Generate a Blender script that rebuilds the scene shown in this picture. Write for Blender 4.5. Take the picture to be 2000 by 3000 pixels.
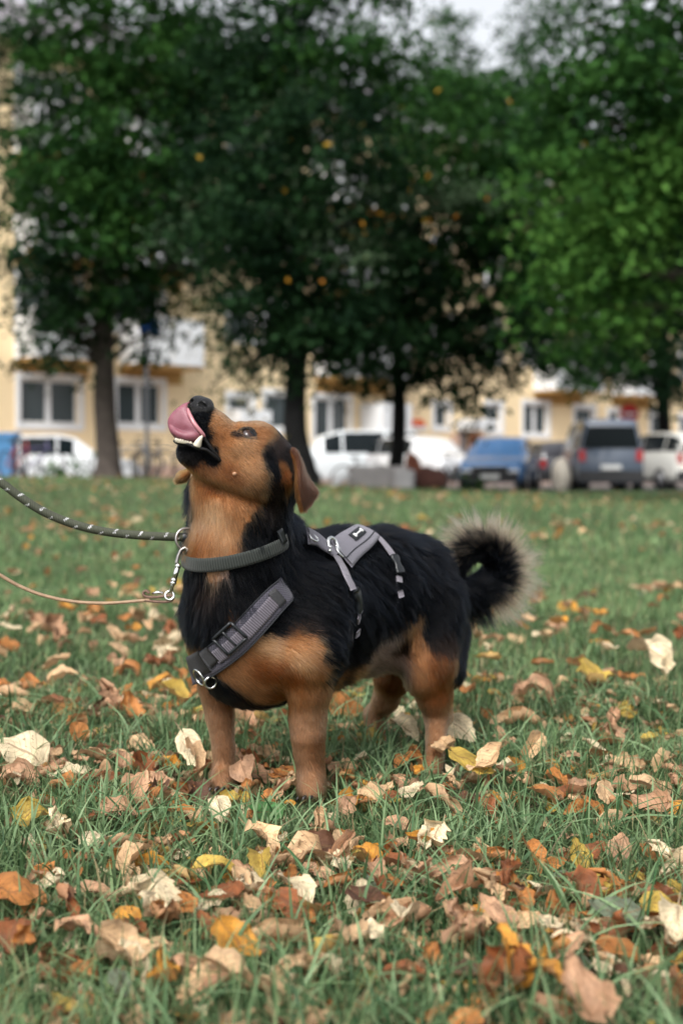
import bpy, math, random
import numpy as np
from mathutils import Vector, Matrix

random.seed(7)
RNG = np.random.default_rng(11)
R = math.radians
for _o in list(bpy.data.objects):
    bpy.data.objects.remove(_o)
SC = bpy.context.scene
COL = SC.collection

# ------------------------------------------------------------------ camera, sky, sun, exposure
CAM_H = 0.44
FPX = 4167.0
HORIZON = 1392.0
PITCH = math.atan((1500.0 - HORIZON) / FPX)
cam_data = bpy.data.cameras.new("camera")
cam_data.sensor_fit = 'VERTICAL'
cam_data.sensor_height = 36.0
cam_data.sensor_width = 24.0
cam_data.lens = 50.0
cam_data.clip_start = 0.05
cam_data.clip_end = 1500.0
cam_data.dof.use_dof = True
cam_data.dof.focus_distance = 1.72
cam_data.dof.aperture_fstop = 4.7
cam_data.dof.aperture_blades = 0
cam = bpy.data.objects.new("camera", cam_data)
COL.objects.link(cam)
cam.location = (0, 0, CAM_H)
cam.rotation_euler = (math.pi / 2 - PITCH, 0, 0)
SC.camera = cam

SUN_ELEV, SUN_AZ = 50.0, 204.0      # azimuth clockwise from +Y (view direction); 205 = behind camera, a little to the left
world = bpy.data.worlds.new("World")
SC.world = world
world.use_nodes = True
_nt = world.node_tree
_nt.nodes.clear()
_sky = _nt.nodes.new('ShaderNodeTexSky')
_sky.sky_type = 'NISHITA'
_sky.sun_disc = False
_sky.sun_elevation = R(SUN_ELEV)
_sky.sun_rotation = R(SUN_AZ)
_sky.air_density = 1.0
_sky.dust_density = 4.0
_sky.ozone_density = 1.0
_hs = _nt.nodes.new('ShaderNodeHueSaturation')
_hs.inputs['Saturation'].default_value = 0.18
_bg = _nt.nodes.new('ShaderNodeBackground')
_bg.inputs['Strength'].default_value = 0.15
_out = _nt.nodes.new('ShaderNodeOutputWorld')
_nt.links.new(_sky.outputs[0], _hs.inputs['Color'])
_nt.links.new(_hs.outputs[0], _bg.inputs['Color'])
_nt.links.new(_bg.outputs[0], _out.inputs['Surface'])

sun_data = bpy.data.lights.new("sun", 'SUN')
sun_data.energy = 1.4
sun_data.angle = R(22)
sun_data.color = (1.0, 0.97, 0.93)
sun = bpy.data.objects.new("sun", sun_data)
COL.objects.link(sun)
_sd = Vector((math.sin(R(SUN_AZ)) * math.cos(R(SUN_ELEV)), math.cos(R(SUN_AZ)) * math.cos(R(SUN_ELEV)), math.sin(R(SUN_ELEV))))
sun.rotation_euler = _sd.to_track_quat('Z', 'Y').to_euler()
sun.location = _sd * 60

SC.view_settings.view_transform = 'Standard'
SC.view_settings.look = 'None'
SC.view_settings.gamma = 1.0
SC.view_settings.exposure = 0.88
SC.view_settings.use_curve_mapping = False
SC.render.engine = 'CYCLES'
SC.cycles.use_denoising = True
SC.cycles.max_bounces = 7
SC.cycles.diffuse_bounces = 3
SC.cycles.glossy_bounces = 3
SC.cycles.transmission_bounces = 5
SC.cycles.transparent_max_bounces = 8
SC.cycles.sample_clamp_indirect = 8.0
try:
    SC.cycles_curves.shape = 'RIBBONS'
except Exception:
    pass

# ------------------------------------------------------------------ helpers
def W(px, py, d):
    """point at world depth y=d on the ray through photograph pixel (px,py)"""
    cx, cy, cz = (px - 1000.0) / FPX, (1500.0 - py) / FPX, -1.0
    c, s = math.cos(-PITCH), math.sin(-PITCH)
    # camera: looks +Y pitched down by PITCH
    y = -cz * c - cy * s
    z = cy * c + (-cz) * s
    return np.array([cx / y * d, d, CAM_H + z / y * d])

def pxm(r, d):
    return r * d / FPX

def nrm(v):
    v = np.asarray(v, float)
    return v / (np.linalg.norm(v, axis=-1, keepdims=True) + 1e-12)

def smooth(x, a, b):
    t = np.clip((np.asarray(x, float) - a) / (b - a), 0, 1)
    return t * t * (3 - 2 * t)

def fast_mesh(name, verts, faces, smooth_shade=True):
    """verts (n,3); faces (m,3|4) array, or a list of such arrays"""
    me = bpy.data.meshes.new(name)
    verts = np.asarray(verts, np.float32)
    fl = faces if isinstance(faces, list) else [faces]
    fl = [np.asarray(f, np.int32) for f in fl if len(f)]
    me.vertices.add(len(verts))
    me.vertices.foreach_set('co', verts.ravel())
    nl = sum(f.size for f in fl)
    me.loops.add(nl)
    me.loops.foreach_set('vertex_index', np.concatenate([f.ravel() for f in fl]))
    tot = np.concatenate([np.full(len(f), f.shape[1], np.int32) for f in fl])
    st = np.concatenate([[0], np.cumsum(tot)[:-1]]).astype(np.int32)
    me.polygons.add(len(tot))
    me.polygons.foreach_set('loop_start', st)
    me.polygons.foreach_set('loop_total', tot)
    if smooth_shade:
        me.polygons.foreach_set('use_smooth', np.ones(len(tot), bool))
    me.update(calc_edges=True)
    me.validate()
    return me

def set_col(me, cols, name='Col'):
    a = me.attributes.new(name, 'FLOAT_COLOR', 'POINT')
    c = np.ones((len(me.vertices), 4), np.float32)
    c[:, :3] = cols
    a.data.foreach_set('color', c.ravel())

def link(name, me, mat=None, parent=None, label=None, cat=None, group=None, kind=None, loc=None, rot=None):
    o = bpy.data.objects.new(name, me)
    COL.objects.link(o)
    if mat is not None and me is not None and len(me.materials) == 0:
        me.materials.append(mat)
    if parent is not None:
        o.parent = parent
        if parent.get('_wl') is not None:
            pass
    if loc is not None:
        o.location = loc
    if rot is not None:
        o.rotation_euler = rot
    if label: o['label'] = label
    if cat: o['category'] = cat
    if group: o['group'] = group
    if kind: o['kind'] = kind
    return o

def thing(name, label, cat, loc=(0, 0, 0), rotz=0.0, group=None):
    o = bpy.data.objects.new(name, None)
    o.empty_display_size = 0.1
    COL.objects.link(o)
    o.location = loc
    o.rotation_euler = (0, 0, rotz)
    o['label'] = label
    o['category'] = cat
    if group: o['group'] = group
    return o

def catmull(P, n):
    P = np.asarray(P, float)
    Q = np.vstack([2 * P[0] - P[1], P, 2 * P[-1] - P[-2]])
    out = []
    for i in range(len(P) - 1):
        p0, p1, p2, p3 = Q[i:i + 4]
        for t in np.linspace(0, 1, n, endpoint=False):
            out.append(.5 * ((2 * p1) + (-p0 + p2) * t + (2 * p0 - 5 * p1 + 4 * p2 - p3) * t * t + (-p0 + 3 * p1 - 3 * p2 + p3) * t ** 3))
    out.append(P[-1])
    return np.array(out)

# a small mesh collector in local coordinates
class MB:
    def __init__(s):
        s.v, s.f = [], []
    def add(s, v, f):
        k = len(s.v)
        s.v += [tuple(p) for p in v]
        s.f += [tuple(i + k for i in q) for q in f]
        return s
    def box(s, x0, x1, y0, y1, z0, z1):
        v = [(x0, y0, z0), (x1, y0, z0), (x1, y1, z0), (x0, y1, z0), (x0, y0, z1), (x1, y0, z1), (x1, y1, z1), (x0, y1, z1)]
        return s.add(v, [(0, 3, 2, 1), (4, 5, 6, 7), (0, 1, 5, 4), (1, 2, 6, 5), (2, 3, 7, 6), (3, 0, 4, 7)])
    def tube(s, pts, rad, n=10, cap=True):
        pts = np.asarray(pts, float)
        rad = np.broadcast_to(np.asarray(rad, float), (len(pts),))
        t = nrm(np.gradient(pts, axis=0))
        up = np.array([0, 0, 1.0]) if abs(t[0][2]) < 0.9 else np.array([1.0, 0, 0])
        x = nrm(np.cross(up, t[0]))
        vs = []
        for i in range(len(pts)):
            x = nrm(x - np.dot(x, t[i]) * t[i])
            y = np.cross(t[i], x)
            for k in range(n):
                a = 2 * math.pi * k / n
                vs.append(pts[i] + rad[i] * (math.cos(a) * x + math.sin(a) * y))
        fs = []
        for i in range(len(pts) - 1):
            for k in range(n):
                k2 = (k + 1) % n
                fs.append((i * n + k, i * n + k2, (i + 1) * n + k2, (i + 1) * n + k))
        if cap:
            fs.append(tuple(range(n))[::-1])
            fs.append(tuple((len(pts) - 1) * n + k for k in range(n)))
        return s.add(vs, fs)
    def torus(s, c, ax, Rr, r, n=28, m=8, a0=0.0, a1=2 * math.pi, sx=1.0):
        ax = nrm(ax)
        e1 = nrm(np.cross(ax, [0.13, 0.2, 0.97]))
        e2 = np.cross(ax, e1)
        full = abs(a1 - a0 - 2 * math.pi) < 1e-6
        k = n if full else n + 1
        vs, fs = [], []
        for i in range(k):
            a = a0 + (a1 - a0) * i / n
            rad = math.cos(a) * e1 * sx + math.sin(a) * e2
            rn = nrm(rad)
            for j in range(m):
                b = 2 * math.pi * j / m
                vs.append(np.asarray(c) + Rr * rad + r * (math.cos(b) * rn + math.sin(b) * ax))
        for i in range(n):
            for j in range(m):
                i2 = (i + 1) % k
                fs.append((i * m + j, i2 * m + j, i2 * m + (j + 1) % m, i * m + (j + 1) % m))
        return s.add(vs, fs)
    def ball(s, c, r, n=14, m=9, sc=(1, 1, 1)):
        vs, fs = [], []
        for i in range(m + 1):
            th = math.pi * i / m
            for k in range(n):
                a = 2 * math.pi * k / n
                vs.append((c[0] + r * sc[0] * math.sin(th) * math.cos(a), c[1] + r * sc[1] * math.sin(th) * math.sin(a), c[2] + r * sc[2] * math.cos(th)))
        for i in range(m):
            for k in range(n):
                fs.append((i * n + k, (i + 1) * n + k, (i + 1) * n + (k + 1) % n, i * n + (k + 1) % n))
        return s.add(vs, fs)
    def mesh(s, name, smooth_shade=False):
        me = bpy.data.meshes.new(name)
        me.from_pydata([tuple(map(float, p)) for p in s.v], [], s.f)
        if smooth_shade:
            me.polygons.foreach_set('use_smooth', np.ones(len(me.polygons), bool))
        me.update()
        return me

# ------------------------------------------------------------------ materials
def new_mat(name):
    m = bpy.data.materials.new(name)
    m.use_nodes = True
    nt = m.node_tree
    nt.nodes.clear()
    out = nt.nodes.new('ShaderNodeOutputMaterial')
    return m, nt, out

def mat_simple(name, col, rough=0.6, metal=0.0, noise=0.0, scale=20.0, bump=0.0, coat=0.0, spec=0.5, bscale=None):
    m, nt, out = new_mat(name)
    b = nt.nodes.new('ShaderNodeBsdfPrincipled')
    b.inputs['Roughness'].default_value = rough
    b.inputs['Metallic'].default_value = metal
    b.inputs['Specular IOR Level'].default_value = spec
    b.inputs['Coat Weight'].default_value = coat
    b.inputs['Base Color'].default_value = (*col, 1)
    nt.links.new(b.outputs[0], out.inputs['Surface'])
    if noise > 0 or bump > 0:
        tc = nt.nodes.new('ShaderNodeTexCoord')
        nz = nt.nodes.new('ShaderNodeTexNoise')
        nz.inputs['Scale'].default_value = scale
        nz.inputs['Detail'].default_value = 6
        nt.links.new(tc.outputs['Object'], nz.inputs['Vector'])
        if noise > 0:
            mr = nt.nodes.new('ShaderNodeMapRange')
            mr.inputs['To Min'].default_value = 1 - noise
            mr.inputs['To Max'].default_value = 1 + noise
            mr.inputs['From Min'].default_value = 0.25
            mr.inputs['From Max'].default_value = 0.75
            nt.links.new(nz.outputs['Fac'], mr.inputs['Value'])
            mx = nt.nodes.new('ShaderNodeVectorMath')
            mx.operation = 'SCALE'
            mx.inputs[0].default_value = col
            nt.links.new(mr.outputs[0], mx.inputs['Scale'])
            nt.links.new(mx.outputs[0], b.inputs['Base Color'])
        if bump > 0:
            nz2 = nt.nodes.new('ShaderNodeTexNoise')
            nz2.inputs['Scale'].default_value = bscale or scale * 3
            nz2.inputs['Detail'].default_value = 5
            nt.links.new(tc.outputs['Object'], nz2.inputs['Vector'])
            bp = nt.nodes.new('ShaderNodeBump')
            bp.inputs['Strength'].default_value = bump
            bp.inputs['Distance'].default_value = 0.01
            nt.links.new(nz2.outputs['Fac'], bp.inputs['Height'])
            nt.links.new(bp.outputs[0], b.inputs['Normal'])
    return m

def mat_attr(name, rough=0.6, trans=0.0, spec=0.3, jitter=0.0, scale=40.0):
    """Principled with the 'Col' attribute; optional translucency"""
    m, nt, out = new_mat(name)
    at = nt.nodes.new('ShaderNodeAttribute')
    at.attribute_name = 'Col'
    b = nt.nodes.new('ShaderNodeBsdfPrincipled')
    b.inputs['Roughness'].default_value = rough
    b.inputs['Specular IOR Level'].default_value = spec
    src = at.outputs['Color']
    if jitter > 0:
        tc = nt.nodes.new('ShaderNodeTexCoord')
        nz = nt.nodes.new('ShaderNodeTexNoise')
        nz.inputs['Scale'].default_value = scale
        nz.inputs['Detail'].default_value = 4
        nt.links.new(tc.outputs['Object'], nz.inputs['Vector'])
        mr = nt.nodes.new('ShaderNodeMapRange')
        mr.inputs['From Min'].default_value = 0.3
        mr.inputs['From Max'].default_value = 0.7
        mr.inputs['To Min'].default_value = 1 - jitter
        mr.inputs['To Max'].default_value = 1 + jitter
        nt.links.new(nz.outputs['Fac'], mr.inputs['Value'])
        vm = nt.nodes.new('ShaderNodeVectorMath')
        vm.operation = 'SCALE'
        nt.links.new(src, vm.inputs[0])
        nt.links.new(mr.outputs[0], vm.inputs['Scale'])
        src = vm.outputs[0]
    nt.links.new(src, b.inputs['Base Color'])
    if trans > 0:
        tr = nt.nodes.new('ShaderNodeBsdfTranslucent')
        nt.links.new(src, tr.inputs['Color'])
        mx = nt.nodes.new('ShaderNodeMixShader')
        mx.inputs[0].default_value = trans
        nt.links.new(b.outputs[0], mx.inputs[1])
        nt.links.new(tr.outputs[0], mx.inputs[2])
        nt.links.new(mx.outputs[0], out.inputs['Surface'])
    else:
        nt.links.new(b.outputs[0], out.inputs['Surface'])
    return m

def mat_hair(name, rough=0.35, spec=0.35):
    m, nt, out = new_mat(name)
    at = nt.nodes.new('ShaderNodeAttribute')
    at.attribute_name = 'Col'
    h = nt.nodes.new('ShaderNodeBsdfHairPrincipled')
    h.model = 'CHIANG'
    h.parametrization = 'COLOR'
    h.inputs['Roughness'].default_value = rough
    h.inputs['Radial Roughness'].default_value = 0.45
    h.inputs['Random Roughness'].default_value = 0.2
    h.inputs['IOR'].default_value = 1.17
    h.inputs['Coat'].default_value = 0.0
    nt.links.new(at.outputs['Color'], h.inputs['Color'])
    nt.links.new(h.outputs[0], out.inputs['Surface'])
    return m

# value noise in numpy (for displacements, colours)
_NG = RNG.random((32, 32, 32)).astype(np.float32)
def vnoise(p, scale=1.0, seed=0):
    q = np.asarray(p, float) * scale + seed * 17.31
    i = np.floor(q).astype(int)
    f = q - i
    f = f * f * (3 - 2 * f)
    r = 0
    for dx in (0, 1):
        for dy in (0, 1):
            for dz in (0, 1):
                w = (f[..., 0] if dx else 1 - f[..., 0]) * (f[..., 1] if dy else 1 - f[..., 1]) * (f[..., 2] if dz else 1 - f[..., 2])
                r = r + w * _NG[(i[..., 0] + dx) % 32, (i[..., 1] + dy) % 32, (i[..., 2] + dz) % 32]
    return r * 2 - 1

# ------------------------------------------------------------------ signed distance sculpting
class SDF:
    def __init__(s, lo, hi, vox):
        s.lo = np.asarray(lo, float); s.vox = vox
        s.n = np.ceil((np.asarray(hi) - s.lo) / vox).astype(int) + 1
        s.V = np.full(tuple(s.n), 0.12, np.float32)
    def _sub(s, lo, hi):
        a = np.clip(np.floor((lo - s.lo) / s.vox).astype(int), 0, s.n)
        b = np.clip(np.ceil((hi - s.lo) / s.vox).astype(int) + 1, 0, s.n)
        if np.any(b <= a):
            return None, None
        sl = tuple(slice(a[i], b[i]) for i in range(3))
        ax = [s.lo[i] + s.vox * np.arange(a[i], b[i]) for i in range(3)]
        P = np.stack(np.meshgrid(*ax, indexing='ij'), -1).astype(np.float32)
        return sl, P
    @staticmethod
    def _cone(P, a, b, r1, r2, squash=None):
        a = np.asarray(a, float); b = np.asarray(b, float)
        Q = P - a.astype(np.float32)
        ba = b - a
        if squash is not None:
            n, k = squash
            n = nrm(n)
            ba = ba + (k - 1) * np.dot(ba, n) * n
            Q = Q + ((k - 1) * (Q @ n.astype(np.float32)))[..., None] * n.astype(np.float32)
        L2 = float(np.dot(ba, ba))
        if L2 < 1e-12:
            return np.sqrt((Q * Q).sum(-1)) - r1
        h = np.clip((Q @ ba.astype(np.float32)) / L2, 0, 1)
        D = Q - h[..., None] * ba.astype(np.float32)
        return np.sqrt((D * D).sum(-1)) - (r1 + (r2 - r1) * h)
    def cone(s, a, b, r1, r2, k=0.02, squash=None, sub=False):
        a = np.asarray(a, float); b = np.asarray(b, float)
        m = max(r1, r2) * (1.0 if squash is None else max(1.0, 1.0 / squash[1])) + k + 0.03
        sl, P = s._sub(np.minimum(a, b) - m, np.maximum(a, b) + m)
        if sl is None:
            return s
        d = s._cone(P, a, b, r1, r2, squash)
        v = s.V[sl]
        if sub:
            d = -d
            h = np.clip(k - np.abs(v - d), 0, None) / max(k, 1e-6)
            s.V[sl] = np.maximum(v, d) + h * h * k * 0.25
        else:
            h = np.clip(k - np.abs(v - d), 0, None) / max(k, 1e-6)
            s.V[sl] = np.minimum(v, d) - h * h * k * 0.25
        return s
    def chain(s, pts, k=0.02, squash=None):
        for (a, ra), (b, rb) in zip(pts[:-1], pts[1:]):
            s.cone(a, b, ra, rb, k, squash)
        return s
    def at(s, p):
        q = (np.asarray(p, float) - s.lo) / s.vox
        q = np.clip(q, 0, s.n - 1.001)
        i = q.astype(int); f = q - i
        V = s.V; r = 0
        for dx in (0, 1):
            for dy in (0, 1):
                for dz in (0, 1):
                    w = (f[..., 0] if dx else 1 - f[..., 0]) * (f[..., 1] if dy else 1 - f[..., 1]) * (f[..., 2] if dz else 1 - f[..., 2])
                    r = r + w * V[i[..., 0] + dx, i[..., 1] + dy, i[..., 2] + dz]
        return r
    def grad(s, p):
        p = np.asarray(p, float); e = s.vox * 1.2
        g = np.stack([s.at(p + np.eye(3)[i] * e) - s.at(p - np.eye(3)[i] * e) for i in range(3)], -1)
        return nrm(g)
    def ray(s, px, py, d0=1.6, d1=2.75):
        """first hit of the view ray through a photograph pixel"""
        dd = np.arange(d0, d1, 0.0015)
        P = np.stack([W(px, py, d) for d in dd])
        inb = np.all((P > s.lo) & (P < s.lo + s.vox * (s.n - 1)), 1)
        v = np.where(inb, s.at(P), 1.0)
        w = np.where(v < 0)[0]
        if len(w):
            return P[w[0]]
        return P[np.argmin(v)]
    def snap(s, p, off=0.0):
        p = np.array(p, float)
        for _ in range(6):
            g = s.grad(p)
            p = p - g * (np.clip(s.at(p) - off, -0.02, 0.02))[..., None]
        return p
    def blur(s, it=1):
        for _ in range(it):
            for ax in range(3):
                a = s.V
                b = a.copy()
                sl = [slice(None)] * 3
                lo_, hi_, mid = list(sl), list(sl), list(sl)
                lo_[ax] = slice(0, -2); hi_[ax] = slice(2, None); mid[ax] = slice(1, -1)
                b[tuple(mid)] = 0.25 * a[tuple(lo_)] + 0.5 * a[tuple(mid)] + 0.25 * a[tuple(hi_)]
                s.V = b
        return s
    def mesh(s):
        V = s.V
        S = V < 0
        c = np.zeros(tuple(s.n - 1), np.uint8)
        offs = [(x, y, z) for x in (0, 1) for y in (0, 1) for z in (0, 1)]
        for x, y, z in offs:
            c += S[x:s.n[0] - 1 + x, y:s.n[1] - 1 + y, z:s.n[2] - 1 + z]
        act = (c > 0) & (c < 8)
        I = np.argwhere(act)
        idx = np.full(act.shape, -1, np.int64)
        idx[act] = np.arange(len(I))
        cv = {o: V[I[:, 0] + o[0], I[:, 1] + o[1], I[:, 2] + o[2]] for o in offs}
        acc = np.zeros((len(I), 3)); cnt = np.zeros(len(I))
        for a in offs:
            for ax in range(3):
                if a[ax] == 0:
                    b = list(a); b[ax] = 1; b = tuple(b)
                    va, vb = cv[a], cv[b]
                    m = (va < 0) != (vb < 0)
                    t = np.where(m, va / (va - vb + 1e-20), 0)
                    p = np.tile(np.array(a, float), (len(I), 1)); p[:, ax] += t
                    acc += p * m[:, None]; cnt += m
        verts = s.lo + s.vox * (I + acc / cnt[:, None])
        F = []
        for ax in range(3):
            a0 = [slice(None)] * 3; a1 = [slice(None)] * 3
            a0[ax] = slice(0, -1); a1[ax] = slice(1, None)
            s0, s1 = S[tuple(a0)], S[tuple(a1)]
            u, w = (ax + 1) % 3, (ax + 2) % 3
            for flip in (False, True):
                m = (s0 & ~s1) if not flip else (~s0 & s1)
                E = np.argwhere(m)
                E = E[(E[:, u] > 0) & (E[:, w] > 0) & (E[:, u] < s.n[u] - 1) & (E[:, w] < s.n[w] - 1)]
                q = []
                for du, dw in ((-1, -1), (0, -1), (0, 0), (-1, 0)):
                    G = E.copy(); G[:, u] += du; G[:, w] += dw
                    q.append(idx[G[:, 0], G[:, 1], G[:, 2]])
                q = np.stack(q, 1)
                if flip: q = q[:, ::-1]
                F.append(q)
        return verts, np.concatenate(F)
# ------------------------------------------------------------------ ground
def terr(x, y):
    x = np.asarray(x, float); y = np.asarray(y, float)
    xr = x / np.maximum(y, 1.0) * 30           # lateral place at 30 m
    H = .36 - .33 * smooth(x, -6.0, 5.5)
    r = smooth(y, 9, 26) * H
    back = 1 - smooth(y, 33, 36)
    near = .010 * np.sin(x * 3.1 + 1.0) * np.sin(y * 2.3 + .4) + .006 * np.sin(x * 7.7) * np.cos(y * 6.1)
    return r * back + near * (1 - smooth(y, 4, 8))
def mat_soil():
    m, nt, out = new_mat('grassy_soil')
    b = nt.nodes.new('ShaderNodeBsdfPrincipled'); b.inputs['Roughness'].default_value = .95; b.inputs['Specular IOR Level'].default_value = .1
    tc = nt.nodes.new('ShaderNodeTexCoord')
    n1 = nt.nodes.new('ShaderNodeTexNoise'); n1.inputs['Scale'].default_value = 1.3; n1.inputs['Detail'].default_value = 8; n1.inputs['Roughness'].default_value = .7
    n2 = nt.nodes.new('ShaderNodeTexNoise'); n2.inputs['Scale'].default_value = 45; n2.inputs['Detail'].default_value = 6
    for n in (n1, n2): nt.links.new(tc.outputs['Object'], n.inputs['Vector'])
    c1 = nt.nodes.new('ShaderNodeValToRGB')
    e = c1.color_ramp.elements
    e[0].position = .35; e[0].color = (.07, .13, .06, 1); e[1].position = .68; e[1].color = (.11, .095, .05, 1)
    nt.links.new(n1.outputs['Fac'], c1.inputs[0])
    c2 = nt.nodes.new('ShaderNodeValToRGB')
    e = c2.color_ramp.elements
    e[0].position = .35; e[0].color = (.035, .030, .018, 1); e[1].position = .65; e[1].color = (.055, .075, .035, 1)
    nt.links.new(n2.outputs['Fac'], c2.inputs[0])
    mx = nt.nodes.new('ShaderNodeMixRGB'); mx.inputs[0].default_value = .55
    nt.links.new(c1.outputs[0], mx.inputs[1]); nt.links.new(c2.outputs[0], mx.inputs[2])
    nt.links.new(mx.outputs[0], b.inputs['Base Color'])
    bp = nt.nodes.new('ShaderNodeBump'); bp.inputs['Strength'].default_value = .8; bp.inputs['Distance'].default_value = .02
    nt.links.new(n2.outputs['Fac'], bp.inputs['Height']); nt.links.new(bp.outputs[0], b.inputs['Normal'])
    nt.links.new(b.outputs[0], out.inputs['Surface'])
    return m
# one sheet, fine near the dog, coarse far away
ys = np.concatenate([np.arange(-6, .6, 1.0), np.arange(.6, 9, .08), np.arange(9, 40, .6), np.array([44, 50, 60, 80, 120, 200, 400, 800])])
xk = np.concatenate([[-400, -120, -50, -30], np.arange(-20, 20.01, .25), [30, 50, 120, 400]])
X, Y = np.meshgrid(xk, ys, indexing='ij')
I = np.arange(X.size).reshape(X.shape)
link('ground', fast_mesh('ground', np.stack([X, Y, terr(X, Y)], -1).reshape(-1, 3), np.stack([I[:-1, :-1], I[1:, :-1], I[1:, 1:], I[:-1, 1:]], -1).reshape(-1, 4)), mat_soil(), kind='structure')

# ------------------------------------------------------------------ grass
def blades(n, x, y, h, w, segs, cols, lean=.5, seed=0):
    rg = np.random.default_rng(seed)
    ang = rg.random(n) * 2 * math.pi
    face = ang + math.pi / 2 + rg.normal(0, .5, n)
    z0 = terr(x, y) - .004
    bend = np.abs(rg.normal(lean, .32, n)) * h
    t = np.linspace(0, 1, segs + 1)
    curl = 1.4 + rg.random(n) * 1.6
    cx = x[:, None] + np.cos(ang)[:, None] * bend[:, None] * t[None] ** curl[:, None]
    cy = y[:, None] + np.sin(ang)[:, None] * bend[:, None] * t[None] ** curl[:, None]
    droop = np.clip(bend / h - .35, 0, 1.2)
    cz = z0[:, None] + h[:, None] * (t[None] - droop[:, None] * .55 * t[None] ** 2.6)
    cz = np.maximum(cz, z0[:, None] + .004)
    wd = w[:, None] * (np.clip(1 - t ** 2.2, 0, 1) * (.75 + .6 * np.minimum(t * 3, 1) * .5))[None] * .5
    fx, fy = np.cos(face)[:, None], np.sin(face)[:, None]
    tilt = rg.normal(0, .35, n)[:, None]
    L = np.stack([cx - fx * wd, cy - fy * wd, cz - tilt * wd], -1)
    Rr = np.stack([cx + fx * wd, cy + fy * wd, cz + tilt * wd], -1)
    tip = L[:, -1] * .5 + Rr[:, -1] * .5
    m = 2 * segs + 1
    V = np.empty((n, m, 3))
    V[:, 0:2 * segs:2] = L[:, :segs]; V[:, 1:2 * segs:2] = Rr[:, :segs]; V[:, -1] = tip
    base = np.arange(n)[:, None] * m
    Q = [base + np.array([2 * i, 2 * i + 1, 2 * i + 3, 2 * i + 2])[None] for i in range(segs - 1)]
    T = base + np.array([2 * segs - 2, 2 * segs - 1, 2 * segs])[None]
    C = np.repeat(cols[:, None], m, 1)
    tt = np.concatenate([np.repeat(t[:segs], 2), [1.0]])
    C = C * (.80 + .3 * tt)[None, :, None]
    F = ([np.concatenate(Q)] if Q else []) + [T]
    return V.reshape(-1, 3), F, C.reshape(-1, 3)
M_GRASS = mat_attr('grass_blades', .5, trans=.25, spec=.22)
def gcols(x, y, rg):
    n = len(x)
    P = np.stack([x, y, 0 * x], -1)
    a = np.array([.026, .072, .024]); b = np.array([.172, .252, .110]); c = np.array([.25, .21, .11])
    t = np.clip(.5 + .45 * vnoise(P, 3.0, 2) + rg.normal(0, .34, n), 0, 1)[:, None]
    col = a * (1 - t) + b * t
    dry = rg.random(n) < (.07 + .05 * (vnoise(P, 1.7, 6) > .2))
    col = np.where(dry[:, None], c * (.6 + .6 * rg.random((n, 1))), col)
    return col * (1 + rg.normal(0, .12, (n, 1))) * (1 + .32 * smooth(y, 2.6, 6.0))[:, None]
def scatter(n, y0, y1, rg, p=1.0, halfw=.275):
    y = y0 + (y1 - y0) * rg.random(n) ** p
    x = (rg.random(n) * 2 - 1) * (halfw * y + .32)
    return x, y
def grass_layer(nm, n, y0, y1, h0, h1, w0, w1, segs, seed, lean=.5, clump=.0, p=1.0):
    rg = np.random.default_rng(seed)
    x, y = scatter(n, y0, y1, rg, p)
    P = np.stack([x, y, 0 * x], -1)
    k = rg.random(n) < np.clip(.62 + .55 * vnoise(P, 7.0, 3) + .35 * vnoise(P, 19.0, 5), .12, 1)
    x, y = x[k], y[k]; n = len(x); P = P[k]
    h = (h0 + (h1 - h0) * rg.random(n) ** 2.3) * (1 + .3 * vnoise(P, 4.0, 9))
    # the lawn is shorter where the dog stands, so that the paws show
    dd = np.min([np.hypot(x - W(a, b, d)[0], y - d) for a, b, d in ((650, 2300, 1.985), (911, 2330, 1.915), (1266, 2260, 2.10), (1110, 2175, 2.30))], axis=0)
    front = np.min([np.where(y < d, np.abs(x - W(a, b, d)[0]) + .22 * np.abs(y - d), 9) for a, b, d in ((650, 2300, 1.985), (911, 2330, 1.915), (1266, 2260, 2.10))], axis=0)
    h = h * np.clip(.16 + front * 6, .16, 1)
    k = dd > .028
    x, y, h, P = x[k], y[k], h[k], P[k]; n = len(x)
    w = w0 + (w1 - w0) * rg.random(n) ** 2
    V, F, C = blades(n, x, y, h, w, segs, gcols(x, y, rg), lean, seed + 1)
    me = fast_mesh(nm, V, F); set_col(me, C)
    return me
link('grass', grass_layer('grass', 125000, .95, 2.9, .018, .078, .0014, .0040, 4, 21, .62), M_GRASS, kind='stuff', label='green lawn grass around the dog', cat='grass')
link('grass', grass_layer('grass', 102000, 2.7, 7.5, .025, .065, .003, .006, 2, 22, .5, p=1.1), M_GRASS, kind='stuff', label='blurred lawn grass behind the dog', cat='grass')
link('grass', grass_layer('grass', 70000, 7.2, 34, .05, .11, .012, .024, 1, 23, .4, p=1.0), M_GRASS, kind='stuff', label='far lawn grass running up to the trees', cat='grass')
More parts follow.
